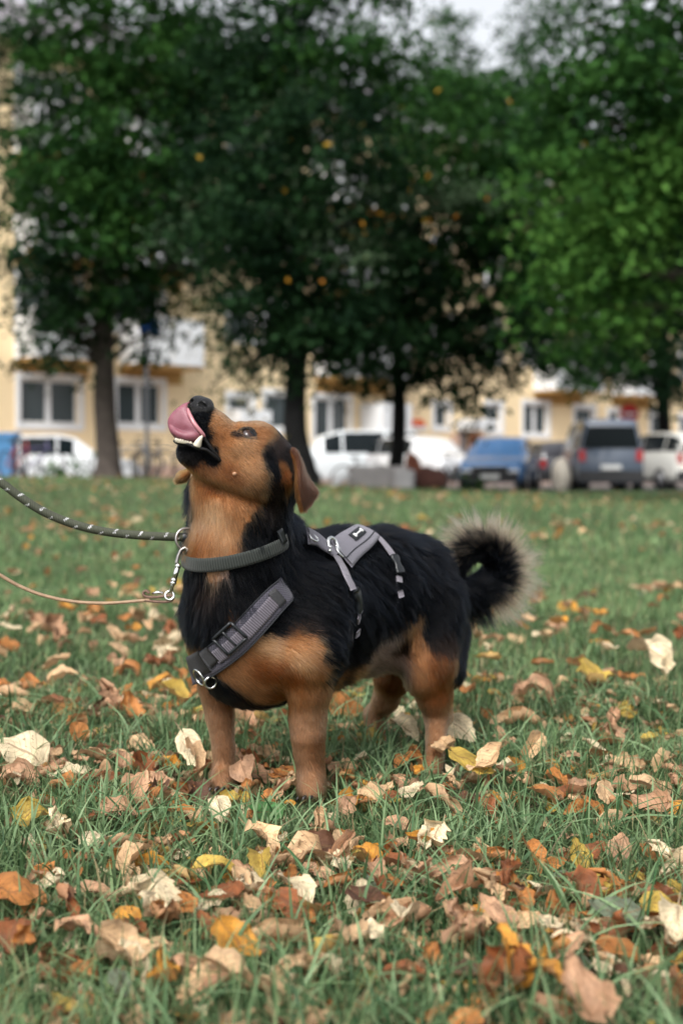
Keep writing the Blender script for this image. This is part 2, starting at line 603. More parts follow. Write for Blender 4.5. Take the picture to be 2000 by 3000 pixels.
def tufts():
    rg = np.random.default_rng(31)
    nt_ = 560
    tx, ty = scatter(nt_, .98, 2.7, rg)
    j = rg.integers(nt_, size=8800)
    k = rg.random(8800) < np.repeat(1.0, 8800)
    x = tx[j] + rg.normal(0, .022, 8800); y = ty[j] + rg.normal(0, .022, 8800)
    front = np.min([np.where(y < d, np.abs(x - W(a, b, d)[0]) + .3 * np.abs(y - d), 9) for a, b, d in ((650, 2300, 1.985), (911, 2330, 1.915), (1266, 2260, 2.10))], axis=0)
    h = rg.uniform(.045, .115, 8800) * (.55 + .45 * rg.random(nt_)[j]) * np.clip(.35 + front * 8, .35, 1)
    w = rg.uniform(.0024, .0052, 8800)
    a = np.array([.045, .110, .040]); b = np.array([.21, .30, .15]); t = np.clip(rg.normal(.55, .3, 8800), 0, 1)[:, None]
    V, F, C = blades(8800, x, y, h, w, 6, a * (1 - t) + b * t, .75, 32)
    me = fast_mesh('grass', V, F); set_col(me, C)
    return me
link('grass', tufts(), M_GRASS, kind='stuff', label='longer arching grass blades in tufts', cat='grass')
# thin dry bents and thatch low in the lawn
def thatch():
    rg = np.random.default_rng(5)
    x, y = scatter(29000, 1.0, 3.2, rg)
    n = len(x)
    h = .008 + .022 * rg.random(n)
    c = np.where((rg.random(n) < .55)[:, None], np.array([.20, .165, .105]), np.array([.075, .095, .05])) * (.5 + .8 * rg.random((n, 1)))
    V, F, C = blades(n, x, y, h, .0008 + .0012 * rg.random(n), 2, c, 2.2, 77)
    me = fast_mesh('dry_thatch', V, F); set_col(me, C)
    return me
link('dry_thatch', thatch(), M_GRASS, kind='stuff', label='dry straw and clippings low in the lawn', cat='dry grass')
# ------------------------------------------------------------------ street, pavement
M_ROAD = mat_simple('asphalt', (.055, .055, .057), .9, noise=.25, scale=3, bump=.2)
M_PAVE = mat_simple('pinkish_paving', (.34, .27, .24), .85, noise=.15, scale=2)
_v = [(-40, 35.2, .012), (40, 35.2, .012), (60, 100, .012), (-40, 100, .012)]
link('road', fast_mesh('road', np.array(_v), np.array([[0, 1, 2, 3]])), M_ROAD, kind='structure')
U = np.array([.734, .679]); U = U / np.linalg.norm(U); P0 = np.array([-8.7, 42.0]); NV = np.array([U[1], -U[0]])   # NV: out of the facade, towards the camera
def ft(px):
    k = (px - 1000) / FPX
    return (P0[1] * k - P0[0]) / (U[0] - U[1] * k)
def fz(px, py):
    return CAM_H + (HORIZON - py) / FPX * (P0[1] + U[1] * ft(px))
mb = MB()
for t0 in (-12,):
    a = P0 + U * -12; b = P0 + U * 44
    q = [a + NV * 0.02, b + NV * 0.02, b + NV * 3.0, a + NV * 3.0]
    v = [(p[0], p[1], z) for z in (.0, .13) for p in q]
    mb.add(v, [(0, 3, 2, 1), (4, 5, 6, 7), (0, 1, 5, 4), (1, 2, 6, 5), (2, 3, 7, 6), (3, 0, 4, 7)])
link('pavement', mb.mesh('pavement'), M_PAVE, kind='structure')
mb = MB().box(-30, -3.4, 33.2, 35.1, -.05, .34)
link('path', mb.mesh('path'), M_PAVE, kind='structure')

# ------------------------------------------------------------------ the yellow building
M_WALL = mat_simple('yellow_render', (.86, .68, .42), .9, noise=.06, scale=.8, bump=.15, bscale=30)
M_WHITE = mat_simple('white_paint', (.78, .79, .80), .55, noise=.04, scale=3)
M_OCHRE = mat_simple('shaded_ochre_band', (.45, .26, .08), .85)
M_GLASS = mat_simple('window_glass', (.05, .065, .07), .08, spec=.6)
M_CURT = mat_simple('net_curtain', (.55, .58, .58), .8)
M_ROOF = mat_simple('grey_roof', (.22, .20, .22), .8, noise=.15, scale=2)
M_PLINTH = mat_simple('pink_plinth', (.50, .34, .26), .9)
M_DOOR = mat_simple('grey_door', (.20, .19, .20), .5)
ang = math.atan2(U[1], U[0])
BLD = thing('apartment_building', 'long yellow apartment building with white windows and balconies across the street', 'building', (float(P0[0]), float(P0[1]), 0), ang)
def bl(name, mb, mat, label=None, parent=None):
    return link(name, mb.mesh(name), mat, parent or BLD, label=label)
wins = []   # t0,t1,z0,z1,kind
def addw(px0, px1, py0, py1, kind='two'):
    t0, t1 = ft(px0), ft(px1); pc = (px0 + px1) / 2
    wins.append([t0, t1, fz(pc, py1), fz(pc, py0), kind])
addw(62, 232, 1112, 1243); addw(345, 475, 1122, 1245); addw(672, 738, 1162, 1205, 'one'); addw(778, 848, 1155, 1255, 'one'); addw(922, 1022, 1168, 1288)
addw(1272, 1312, 1186, 1252, 'one'); addw(1424, 1465, 1186, 1262, 'one'); addw(1532, 1602, 1184, 1272); addw(1682, 1736, 1196, 1250, 'one')
addw(1782, 1812, 1205, 1262, 'one'); addw(1905, 1938, 1214, 1275, 'one'); addw(1990, 2020, 1220, 1275, 'one')
ground_w = list(wins)
t = -10.0
for t0, t1, z0, z1, k in ground_w:
    for f in (1, 2, 3):
        dz = 2.95 * f
        if z1 + dz < 12.2 and z1 > 2.6:
            wins.append([t0, t1, 2.0 + dz, 3.35 + dz, k])
for f in range(0, 4):
    wins.append([-7.5, -5.6, 1.95 + 2.95 * f, 3.3 + 2.95 * f, 'two'])
ZT = 13.0
# wall with real openings, cut along window edges
ts = sorted(set([-12.0, 44.0] + [round(w[0], 3) for w in wins] + [round(w[1], 3) for w in wins]))
mb = MB()
for a, b in zip(ts[:-1], ts[1:]):
    mid = (a + b) / 2
    hs = sorted([(w[2], w[3]) for w in wins if w[0] - 1e-3 < mid < w[1] + 1e-3])
    z = .75
    for z0, z1 in hs:
        if z0 > z: mb.box(a, b, 0, .35, z, z0)
        z = max(z, z1)
    mb.box(a, b, 0, .35, z, ZT)
bl('wall', mb, M_WALL)
bl('plinth', MB().box(-12, 44, -.03, .35, 0, .748), M_PLINTH)
bl('side_wall', MB().box(-12, -11.7, .352, 11, 0, ZT).box(43.7, 44, .352, 11, 0, ZT).box(-12, 44, 11, 11.3, 0, ZT), M_WALL)
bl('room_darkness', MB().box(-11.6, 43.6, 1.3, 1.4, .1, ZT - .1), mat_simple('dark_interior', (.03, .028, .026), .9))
rf = MB().add([(-12.6, -.7, ZT), (44.6, -.7, ZT), (44.6, 12, ZT), (-12.6, 12, ZT), (-12.6, 5.6, ZT + 3.2), (44.6, 5.6, ZT + 3.2)],
              [(0, 1, 5, 4), (2, 3, 4, 5), (1, 2, 5), (3, 0, 4), (0, 3, 2, 1)])
rfo = bl('roof', rf, M_ROOF)
bl('gutter', MB().box(-12.6, 44.6, -.82, -.7, ZT - .12, ZT + .04), M_WHITE, parent=rfo)
for i, (t0, t1, z0, z1, k) in enumerate(wins):
    fr = .075
    m = MB()
    S_ = .17   # white surround standing proud of the wall
    m.box(t0 - S_, t1 + S_, -.03, .06, z1, z1 + S_).box(t0 - S_, t1 + S_, -.03, .06, z0 - S_, z0).box(t0 - S_, t0, -.03, .06, z0, z1).box(t1, t1 + S_, -.03, .06, z0, z1)
    w = bl('window', m, M_WHITE)
    m = MB().box(t0, t1, .10, .16, z0, z0 + fr).box(t0, t1, .10, .16, z1 - fr, z1).box(t0, t0 + fr, .10, .16, z0 + fr, z1 - fr).box(t1 - fr, t1, .10, .16, z0 + fr, z1 - fr)
    xs = [(t0 + fr, t1 - fr)]
    if k == 'two':
        c = (t0 + t1) / 2
        m.box(c - .09, c + .09, .10, .16, z0 + fr, z1 - fr)
        xs = [(t0 + fr, c - .09), (c + .09, t1 - fr)]
    bl('frame', m, M_WHITE, parent=w)
    for a, b in xs:
        bl('pane', MB().box(a, b, .125, .135, z0 + fr, z1 - fr), M_GLASS, parent=w)
    if i % 3 != 1:
        bl('curtain', MB().box(t0 + fr + .02, t1 - fr - .02, .20, .21, z0 + fr, z0 + fr + (z1 - z0) * .5), M_CURT, parent=w)
# balconies: slab, white parapet with panels
def balcony(t0, t1, zb, h=1.45, dep=1.1):
    s_ = bl('balcony', MB().box(t0, t1, -dep, -.002, zb, zb + .16), M_OCHRE)
    n = max(2, int((t1 - t0) / .85)); st = (t1 - t0) / n
    for i in range(n):
        bl('panel', MB().box(t0 + i * st + .02, t0 + (i + 1) * st - .02, -dep - .04, -dep, zb + .10, zb + h), M_WHITE, parent=s_)
    for x in (t0 - .04, t1):
        bl('panel', MB().box(x, x + .04, -dep, -.01, zb + .10, zb + h), M_WHITE, parent=s_)
    bl('rail', MB().box(t0 - .05, t1 + .05, -dep - .07, -dep + .03, zb + h, zb + h + .06), M_WHITE, parent=s_)
    bl('shaded_ochre_band', MB().box(t0, t1, -.02, -.002, zb - .42, zb), M_OCHRE, parent=s_)  # ochre strip, its colour darkened for the shade under the balcony
bals = [(ft(48), ft(262)), (ft(352), ft(535)), (ft(925), ft(1138)), (ft(1562), ft(1702)), (ft(1790), ft(1900))]
for t0, t1 in bals:
    for f in range(3):
        balcony(t0, t1, 3.72 + 2.95 * f)
# entrance box with awning, terrace wall, doors
bl('entrance_canopy', MB().box(ft(655), ft(745), -.9, -.002, fz(700, 1240), fz(700, 1204)), M_WHITE)
bl('terrace_screen', MB().box(ft(1052), ft(1136), -1.2, -.04, .13, fz(1095, 1185)), M_WHITE)
bl('balcony_box', MB().box(ft(1335), ft(1400), -1.0, -.04, fz(1365, 1262), fz(1365, 1230)), M_WHITE)
bl('door', MB().box(ft(1335), ft(1365), -.035, -.002, .13, fz(1350, 1265)), M_DOOR)
bl('pink_pier', MB().box(ft(1372), ft(1400), -.25, -.04, .13, fz(1385, 1272)), mat_simple('salmon_paint', (.55, .22, .14), .8))
bl('pink_pier', MB().box(ft(1318), ft(1332), -.25, -.04, .13, fz(1325, 1272)), M_PLINTH)
fb = bl('flower_box', MB().box(ft(1180), ft(1225), -.45, -.04, fz(1200, 1262), fz(1200, 1250)), M_WHITE)
m = MB()
for i in range(60):
    m.ball((random.uniform(ft(1182), ft(1223)), random.uniform(-.45, -.1), fz(1200, 1250) + random.uniform(0, .22)), .06, 6, 4)
link('flowers', m.mesh('flowers'), mat_simple('orange_flowers', (.75, .13, .03), .6), fb, kind='stuff')
for px in (172, 262):
    tag_ = bl('letter_box', MB().box(ft(px - 12), ft(px + 12), -.30, -.002, fz(px, 1366), fz(px, 1342)), mat_simple('yellow_enamel', (.75, .55, .05), .4))

# ------------------------------------------------------------------ vehicles
M_TYRE = mat_simple('tyre_rubber', (.02, .02, .02), .85)
M_RIM = mat_simple('alloy_rim', (.5, .5, .52), .3, .8)
M_CARGL = mat_simple('car_glass', (.008, .012, .014), .08, spec=.10)
M_TAIL = mat_simple('tail_light', (.38, .01, .012), .2, coat=.5)
M_LAMP = mat_simple('headlight_glass', (.7, .72, .74), .1, coat=.5)
M_TRIM = mat_simple('black_trim', (.02, .02, .022), .5)
M_PLATE = mat_simple('number_plate', (.7, .7, .68), .4)
def vehicle(name, label, px, d, heading, paint, L, Wd, H, prof, cat='car', group=None, hood=True):
    """prof: (x along 0..1 from the front, z of the belt, z of the roof) ; front looks along +x"""
    p = W(px, HORIZON, d)
    o = thing(name, label, cat, (float(p[0]), float(d), .012), heading, group)
    m = MB(); hw = Wd / 2; rings = []
    for x, zb, zr in prof:
        X_ = (0.5 - x) * L
        tw = 1 - .10 * (abs(2 * x - 1) ** 6)
        has = zr > zb + .02
        rw = hw * tw * (.78 if has else .93)
        z0 = .22
        sec = [(-hw * tw * .93, z0), (-hw * tw, .42), (-hw * tw, zb * .82), (-hw * tw * .96, zb), (-rw, zr - .05 if has else zb + .012), (-rw * .8, zr if has else zb + .03), (0, (zr if has else zb + .03) + .02)]
        sec = sec + [(-a, b) for a, b in sec[-2::-1]]
        rings.append([(X_, a, b) for a, b in sec])
    k = len(rings[0]); v = [q for r_ in rings for q in r_]
    f = [(i * k + j, i * k + (j + 1) % k, (i + 1) * k + (j + 1) % k, (i + 1) * k + j) for i in range(len(rings) - 1) for j in range(k)]
    f += [tuple(range(k - 1, -1, -1)), tuple((len(rings) - 1) * k + j for j in range(k))]
    m.add(v, f)
    body = link('body', m.mesh('body', True), paint, o)
    # glass, set 8 mm proud of the shell
    cab = [i for i, q in enumerate(prof) if q[2] > q[1] + .02]
    def gl(nm, quad, mat=M_CARGL, off=.012):
        q = np.array(quad, float); n = nrm(np.cross(q[1] - q[0], q[2] - q[0])); c = q.mean(0)
        if np.dot(n, c - np.array([0, 0, .7])) < 0: n = -n
        qi = c + (q - c) * .93
        vv = [tuple(a) for a in qi + n * off] + [tuple(a) for a in qi - n * .03]
        link(nm, MB().add(vv, [(0, 1, 2, 3), (7, 6, 5, 4), (0, 4, 5, 1), (1, 5, 6, 2), (2, 6, 7, 3), (3, 7, 4, 0)]).mesh(nm), mat, o)
    i0, i1 = cab[0], cab[-1]
    R0 = rings[i0 - 1] if i0 > 0 else rings[0]
    gl('windscreen', [R0[3], rings[i0][4], rings[i0][8], R0[9]])
    if i1 + 1 < len(rings):
        R1 = rings[i1 + 1]
        gl('rear_window', [rings[i1][4], R1[3], R1[9], rings[i1][8]])
    else:
        gl('rear_window', [rings[i1][4], rings[i1][3], rings[i1][9], rings[i1][8]], off=.02)
    for a, b in zip(cab[:-1], cab[1:]):
        for s1, s2 in ((3, 4), (9, 8)):
            gl('side_window', [rings[a][s1], rings[b][s1], rings[b][s2], rings[a][s2]])
    # wheels
    for X_ in (L * .31, -L * .31):
        for sg in (-1, 1):
            wv = MB()
            yy = sg * (hw - .10)
            wv.tube([(X_, yy - .11, .315), (X_, yy + .11, .315)], .315, 20)
            wo = link('wheel', wv.mesh('wheel', True), M_TYRE, o)
            link('rim', MB().tube([(X_, yy + sg * .09, .315), (X_, yy + sg * .125, .315)], .20, 16).mesh('rim', True), M_RIM, wo)
    zb0, zb1 = prof[0][1], prof[-1][1]
    for sg in (-1, 1):
        link('headlight', MB().box(L / 2 - .06, L / 2 + .015, sg * hw * .68 - .16, sg * hw * .68 + .16, zb0 * .74, zb0 * .93).mesh('headlight'), M_LAMP, o)
        link('tail_light', MB().box(-L / 2 - .015, -L / 2 + .06, sg * hw * .80 - .08, sg * hw * .80 + .08, zb1 * .72, zb1 * .98 if zb1 < 1.2 else 1.45).mesh('tail_light'), M_TAIL, o)
    link('grille', MB().box(L / 2 - .02, L / 2 + .03, -hw * .55, hw * .55, .505, .66).mesh('grille'), M_TRIM, o)
    link('bumper', MB().box(L / 2 - .02, L / 2 + .05, -hw * .86, hw * .86, .24, .50).mesh('bumper'), M_TRIM, o)
    link('bumper', MB().box(-L / 2 - .06, -L / 2 + .02, -hw * .90, hw * .90, .26, .54).mesh('bumper'), M_TRIM, o)
    link('number_plate', MB().box(-L / 2 - .09, -L / 2 - .061, -.26, .26, .58, .69).mesh('number_plate'), M_PLATE, o)
    link('number_plate', MB().box(L / 2 + .052, L / 2 + .07, -.26, .26, .34, .45).mesh('number_plate'), M_PLATE, o)
    return o
def paint(nm, c): return mat_simple(nm, c, .28, noise=.03, scale=2, coat=.7)
HATCH = [(0, .62, 0), (.04, .74, 0), (.14, .84, 0), (.28, .92, 0), (.44, .94, 1.40), (.55, .95, 1.48), (.80, .96, 1.46), (.93, .98, 1.36), (1.0, .92, 0)]
VAN = [(0, .80, 0), (.05, 1.0, 0), (.16, 1.08, 0), (.28, 1.12, 1.70), (.42, 1.13, 1.88), (.75, 1.13, 1.90), (.985, 1.12, 1.87), (1.0, 1.10, 1.76)]
SUV = [(0, .70, 0), (.04, .86, 0), (.16, .98, 0), (.27, 1.03, 0), (.40, 1.05, 1.52), (.55, 1.06, 1.62), (.85, 1.07, 1.60), (.97, 1.05, 1.50), (1.0, 1.03, 1.36)]
CARG = 'vehicles parked along the street'
vehicle('parked_car', 'metallic blue hatchback facing the lawn, left of the dark van window', 1464, 39.5, R(-90 - 14), paint('blue_paint', (.05, .16, .36)), 4.1, 1.78, 1.45, HATCH, group=CARG)
vehicle('parked_van', 'silver grey van seen from behind with a big dark rear window', 1754, 39.0, R(90 - 3), paint('silver_blue_paint', (.10, .125, .17)), 4.6, 1.84, 1.9, VAN, 'van', group=CARG)
vehicle('parked_car', 'white sport utility car at the right edge, rear half turned', 1945, 40.5, R(90 + 16), paint('white_paint_car', (.74, .73, .68)), 4.3, 1.8, 1.6, SUV, group=CARG)
vehicle('parked_car', 'dark grey car in the gap between blue car and van', 1612, 45.5, R(90 + 4), paint('dark_grey_paint', (.05, .05, .06)), 4.3, 1.75, 1.45, HATCH, group=CARG)
vehicle('parked_van', 'white van behind the two middle tree trunks', 1020, 47.0, R(180 + 10), paint('white_van_paint', (.70, .74, .76)), 4.4, 1.8, 1.8, VAN, 'van', group=CARG)
vehicle('parked_car', 'white car beside the third tree trunk with dark side windows', 1245, 43.5, R(-60), paint('white_car_paint', (.74, .75, .77)), 4.2, 1.78, 1.6, SUV, group=CARG)
vehicle('parked_car', 'white car behind the bush and the left tree', 196, 37.6, R(8), paint('white_left_paint', (.76, .78, .80)), 3.9, 1.7, 1.42, HATCH, group=CARG)

# ------------------------------------------------------------------ bicycles
def bicycle(px, d, rz, frame_col, label):
    p = W(px, HORIZON, d)
    o = thing('bicycle', label, 'bicycle', (float(p[0]), d, .34 if d < 35.1 and p[0] < -3.4 else .012), rz, 'bicycles parked on the pavement')
    fm = mat_simple('bicycle_paint', frame_col, .4)
    for x in (-.52, .52):
        w = link('wheel', MB().torus((x, 0, .34), (0, 1, 0), .33, .022, 28, 6).mesh('wheel', True), M_TYRE, o)
        m = MB()
        for k in range(9):
            a = k * math.pi / 9
            m.tube([(x - .31 * math.cos(a), 0, .34 - .31 * math.sin(a)), (x + .31 * math.cos(a), 0, .34 + .31 * math.sin(a))], .003, 4)
        link('spokes', m.mesh('spokes'), M_RIM, w)
    m = MB()
    for a, b in (((-.52, 0, .34), (-.06, 0, .30)), ((-.06, 0, .30), (-.20, 0, .82)), ((-.52, 0, .34), (-.18, 0, .74)), ((-.18, 0, .74), (.34, 0, .78)), ((-.06, 0, .30), (.36, 0, .70)), ((.34, 0, .92), (.52, 0, .34))):
        m.tube([a, b], .018, 8)
    link('frame', m.mesh('frame', True), fm, o)
    link('handlebar', MB().tube([(.24, -.28, 1.0), (.33, -.2, 1.02), (.34, 0, .96), (.33, .2, 1.02), (.24, .28, 1.0)], .013, 8).mesh('handlebar', True), M_TRIM, o)
    link('saddle', MB().ball((-.22, 0, .88), .10, 12, 6, (1.4, .75, .35)).mesh('saddle', True), M_TRIM, o)
    link('mudguard', MB().torus((-.52, 0, .34), (0, 1, 0), .37, .02, 12, 6, .2, 2.6).mesh('mudguard', True), fm, o)
bicycle(372, 34.2, R(12), (.35, .37, .40), 'grey bicycle right of the left tree trunk')
bicycle(425, 34.7, R(-20), (.05, .06, .07), 'dark bicycle behind the lamp post')
bicycle(485, 34.0, R(30), (.45, .42, .44), 'silver bicycle under the jaw of the dog')
bicycle(55, 34.1, R(70), (.45, .05, .05), 'red bicycle at the left edge beyond the rope lead')
bicycle(98, 34.6, R(35), (.12, .10, .25), 'purple bicycle beside the bush')
bicycle(1062, 36.6, R(20), (.12, .12, .13), 'dark bicycle against the white van')
bicycle(1318, 37.2, R(65), (.40, .38, .38), 'grey bicycle left of the blue hatchback')

# ------------------------------------------------------------------ odds and ends along the kerb
def at3(px, d, z=.012):
    p = W(px, HORIZON, d); return (float(p[0]), d, z)
def rock(name, label, px, d, sx, sy, sz, rz, mat, cat, tilt=0.0, z=.0, group=None):
    m = MB().box(-sx / 2, sx / 2, -sy / 2, sy / 2, 0, sz)
    me = m.mesh(name)
    o = link(name, me, mat, None, label, cat, group=group)
    q_ = at3(px, d, z); o.location = (q_[0], q_[1], float(terr(q_[0], q_[1])) + z - .03); o.rotation_euler = (0, tilt, rz)
    bv = o.modifiers.new('edge', 'BEVEL'); bv.width = .03; bv.segments = 2
    return o
M_CONC = mat_simple('pale_concrete', (.44, .41, .40), .9, noise=.15, scale=4, bump=.4)
rock('concrete_slab', 'long grey concrete slab lying between the second and third tree trunk', 1105, 31.6, 1.30, .5, .52, R(4), M_CONC, 'slab', group='concrete slabs at the kerb')
rock('concrete_slab', 'pale concrete slab stood at the right end of the long one', 1185, 31.3, .38, .40, .46, R(-15), mat_simple('light_concrete', (.56, .54, .54), .9, noise=.12, scale=4), 'slab', group='concrete slabs at the kerb')
rock('white_board', 'white board leaning against the long concrete slab', 985, 31.0, .78, .12, .12, R(10), M_WHITE, 'board', tilt=R(-36), z=.03)
def lump(name, label, px, d, r, sc, mat, cat, z=.0, seed=1, amp=.25):
    m = MB().ball((0, 0, 0), 1.0, 26, 16)
    v = np.array(m.v); v = v * (1 + amp * vnoise(v, 1.7, seed)[:, None] + amp * .4 * vnoise(v, 5, seed + 2)[:, None])
    v = v * np.array(sc) * r; v[:, 2] = np.maximum(v[:, 2] + sc[2] * r * .8, 0)
    m.v = [tuple(q) for q in v]
    o = link(name, m.mesh(name, True), mat, None, label, cat); q_ = at3(px, d, z); o.location = (q_[0], q_[1], float(terr(q_[0], q_[1])) + z - .03)
    return o
M_BROWN = mat_simple('brown_sacking', (.17, .055, .03), .9, noise=.3, scale=6, bump=.5)
lump('brown_sack', 'tall rusty brown sack standing by the third tree trunk', 1206, 31.9, .26, (.75, .7, 1.75), M_BROWN, 'sack', seed=2)
lump('brown_sack', 'wide dark brown sack slumped beside the tall one', 1258, 31.7, .31, (1.25, .9, .95), mat_simple('dark_sacking', (.09, .035, .025), .9, noise=.3, scale=6, bump=.5), 'sack', seed=5)
lump('covered_scooter', 'scooter under a cream tarpaulin left of the grey van', 1642, 37.5, .40, (.62, 1.4, 1.28), mat_simple('cream_tarpaulin', (.66, .60, .50), .7, noise=.08, scale=3, bump=.3), 'scooter', seed=7, amp=.14)
# waste container at the left edge
wc = thing('waste_container', 'tall blue waste container at the left edge', 'container', at3(8, 34.4, .34))
M_BLUE = mat_simple('blue_plastic', (.06, .20, .40), .5)
link('body', MB().add([(-.28, -.3, .08), (.28, -.3, .08), (.28, .3, .08), (-.28, .3, .08), (-.34, -.36, 1.0), (.34, -.36, 1.0), (.34, .36, 1.0), (-.34, .36, 1.0)],
     [(0, 3, 2, 1), (4, 5, 6, 7), (0, 1, 5, 4), (1, 2, 6, 5), (2, 3, 7, 6), (3, 0, 4, 7)]).mesh('body'), M_BLUE, wc)
link('lid', MB().box(-.37, .37, -.40, .38, 1.003, 1.08).box(-.37, .37, .32, .38, 1.08, 1.14).mesh('lid'), M_BLUE, wc)
for x in (-.25, .25):
    link('wheel', MB().tube([(x - .03, .28, .10), (x + .03, .28, .10)], .10, 14).mesh('wheel', True), M_TYRE, wc)
# street furniture
M_POST = mat_simple('grey_steel_post', (.20, .21, .23), .5, .3)
lp_ = thing('street_lamp', 'slim grey lamp post between the left tree and the nose of the dog', 'lamp post', at3(431, 33.0, .30))
link('post', MB().tube([(0, 0, 0), (0, 0, .9), (0, 0, .92), (0, 0, 4.6)], [.075, .07, .05, .042], 12).mesh('post', True), M_POST, lp_)
link('base_plate', MB().tube([(0, 0, 0), (0, 0, .05)], .14, 12).mesh('base_plate', True), M_POST, lp_)
link('lamp_head', MB().ball((0, 0, 4.72), .22, 16, 8, (1, 1, .6)).mesh('lamp_head', True), M_WHITE, lp_)
sg_ = thing('street_sign', 'blue rectangular sign high on the lamp post', 'sign', at3(440, 32.9, 3.85))
link('board', MB().box(-.24, .24, -.02, .0, -.14, .16).mesh('board'), mat_simple('sign_blue', (.02, .09, .36), .4), sg_)
link('bracket', MB().box(-.12, -.04, .0, .08, -.03, .03).mesh('bracket'), M_POST, sg_)
sg_ = thing('traffic_sign', 'red traffic sign on a pole right of the grey van', 'sign', at3(1840, 44, .012))
link('pole', MB().tube([(0, 0, 0), (0, 0, 2.6)], .03, 10).mesh('pole', True), M_POST, sg_)
link('disc', MB().tube([(0, -.05, 2.32), (0, -.035, 2.32)], .30, 24).mesh('disc'), mat_simple('sign_red', (.52, .02, .025), .4), sg_)
link('bar', MB().box(-.2, .2, -.058, -.052, 2.28, 2.36).mesh('bar'), M_WHITE, sg_)
link('lower_panel', MB().box(-.18, .18, -.05, -.035, 1.72, 1.98).mesh('lower_panel'), mat_simple('sign_pink', (.55, .25, .25), .5), sg_)

# ------------------------------------------------------------------ trees
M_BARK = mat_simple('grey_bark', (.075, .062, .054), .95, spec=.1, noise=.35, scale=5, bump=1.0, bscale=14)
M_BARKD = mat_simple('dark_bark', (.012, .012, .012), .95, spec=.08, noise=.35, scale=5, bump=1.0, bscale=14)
M_FOL = mat_attr('tree_leaves', .75, trans=.22, spec=.08)
LEAF_G = {'dark': ((.005, .018, .008), (.018, .050, .016)), 'mid': ((.010, .038, .010), (.036, .098, .019)), 'bright': ((.022, .075, .014), (.070, .160, .030)),  # dark holds backlit shade, grey the skylight on drooping branches, both as leaf colour
          'grey': ((.035, .070, .035), (.090, .140, .075)), 'pale': ((.11, .15, .10), (.20, .24, .16)), 'orange': ((.34, .14, .02), (.55, .27, .03)), 'olive': ((.07, .075, .03), (.16, .14, .06))}
def foliage(name, blobs, parent, seed, label=None, yellow=.0012):
    rg = np.random.default_rng(seed)
    PV, PC = [], []
    for (px, py, d, rx, ry, rd, hue, cov) in blobs:
        c = W(px, py, d); ax = pxm(rx, d); az = pxm(ry, d)
        ls = .066 * (1 + .2 * (d > 28))
        n = int(cov * 1.75 * math.pi * ax * az / (ls * ls * 1.3))
        nc = max(8, n // 42)
        u = nrm(rg.normal(0, 1, (nc, 3))) * (rg.random((nc, 1)) ** .42)
        cc = c + u * np.array([ax, rd, az])
        sp = rg.uniform(.13, .30, nc)
        dr = nrm(np.stack([u[:, 0] * ax, u[:, 1] * rd, -.3 - .4 * rg.random(nc)], -1) + rg.normal(0, .3, (nc, 3)))
        j = rg.integers(nc, size=n)
        along = rg.random(n) * .65
        P = cc[j] + dr[j] * along[:, None] + rg.normal(0, 1, (n, 3)) * sp[j][:, None] * np.array([1, 1, .55])
        a, b = LEAF_G[hue]
        tint = np.clip(.5 + .30 * rg.normal(0, 1, nc)[j] + .22 * rg.normal(0, 1, n), 0, 1)[:, None]
        C = np.array(a) * (1 - tint) + np.array(b) * tint
        yl = rg.random(n) < yellow
        C[yl] = (.42, .26, .03)
        s = ls * rg.uniform(.7, 1.4, n)
        # leaf: a bent diamond, hanging or lying
        N = nrm(rg.normal(0, 1, (n, 3)) * np.array([.8, .8, .5]) + np.array([0, 0, .75]))
        T = nrm(np.cross(N, nrm(rg.normal(0, 1, (n, 3))))); Bt = np.cross(N, T)
        L = s[:, None]
        V = np.stack([P - T * L, P + Bt * L * .62 + N * L * .22, P + T * L, P - Bt * L * .62 + N * L * .22], 1)
        PV.append(V); PC.append(np.repeat(C[:, None], 4, 1))
    V = np.concatenate(PV).reshape(-1, 3); C = np.concatenate(PC).reshape(-1, 3)
    m = len(V) // 4; I = np.arange(m)[:, None] * 4
    F = np.concatenate([I + np.array([0, 1, 2]), I + np.array([0, 2, 3])])
    if parent is not None:
        V = V - np.array(parent.location)
    me = fast_mesh(name, V, F, False); set_col(me, C)
    return link(name, me, M_FOL, parent, label=label)
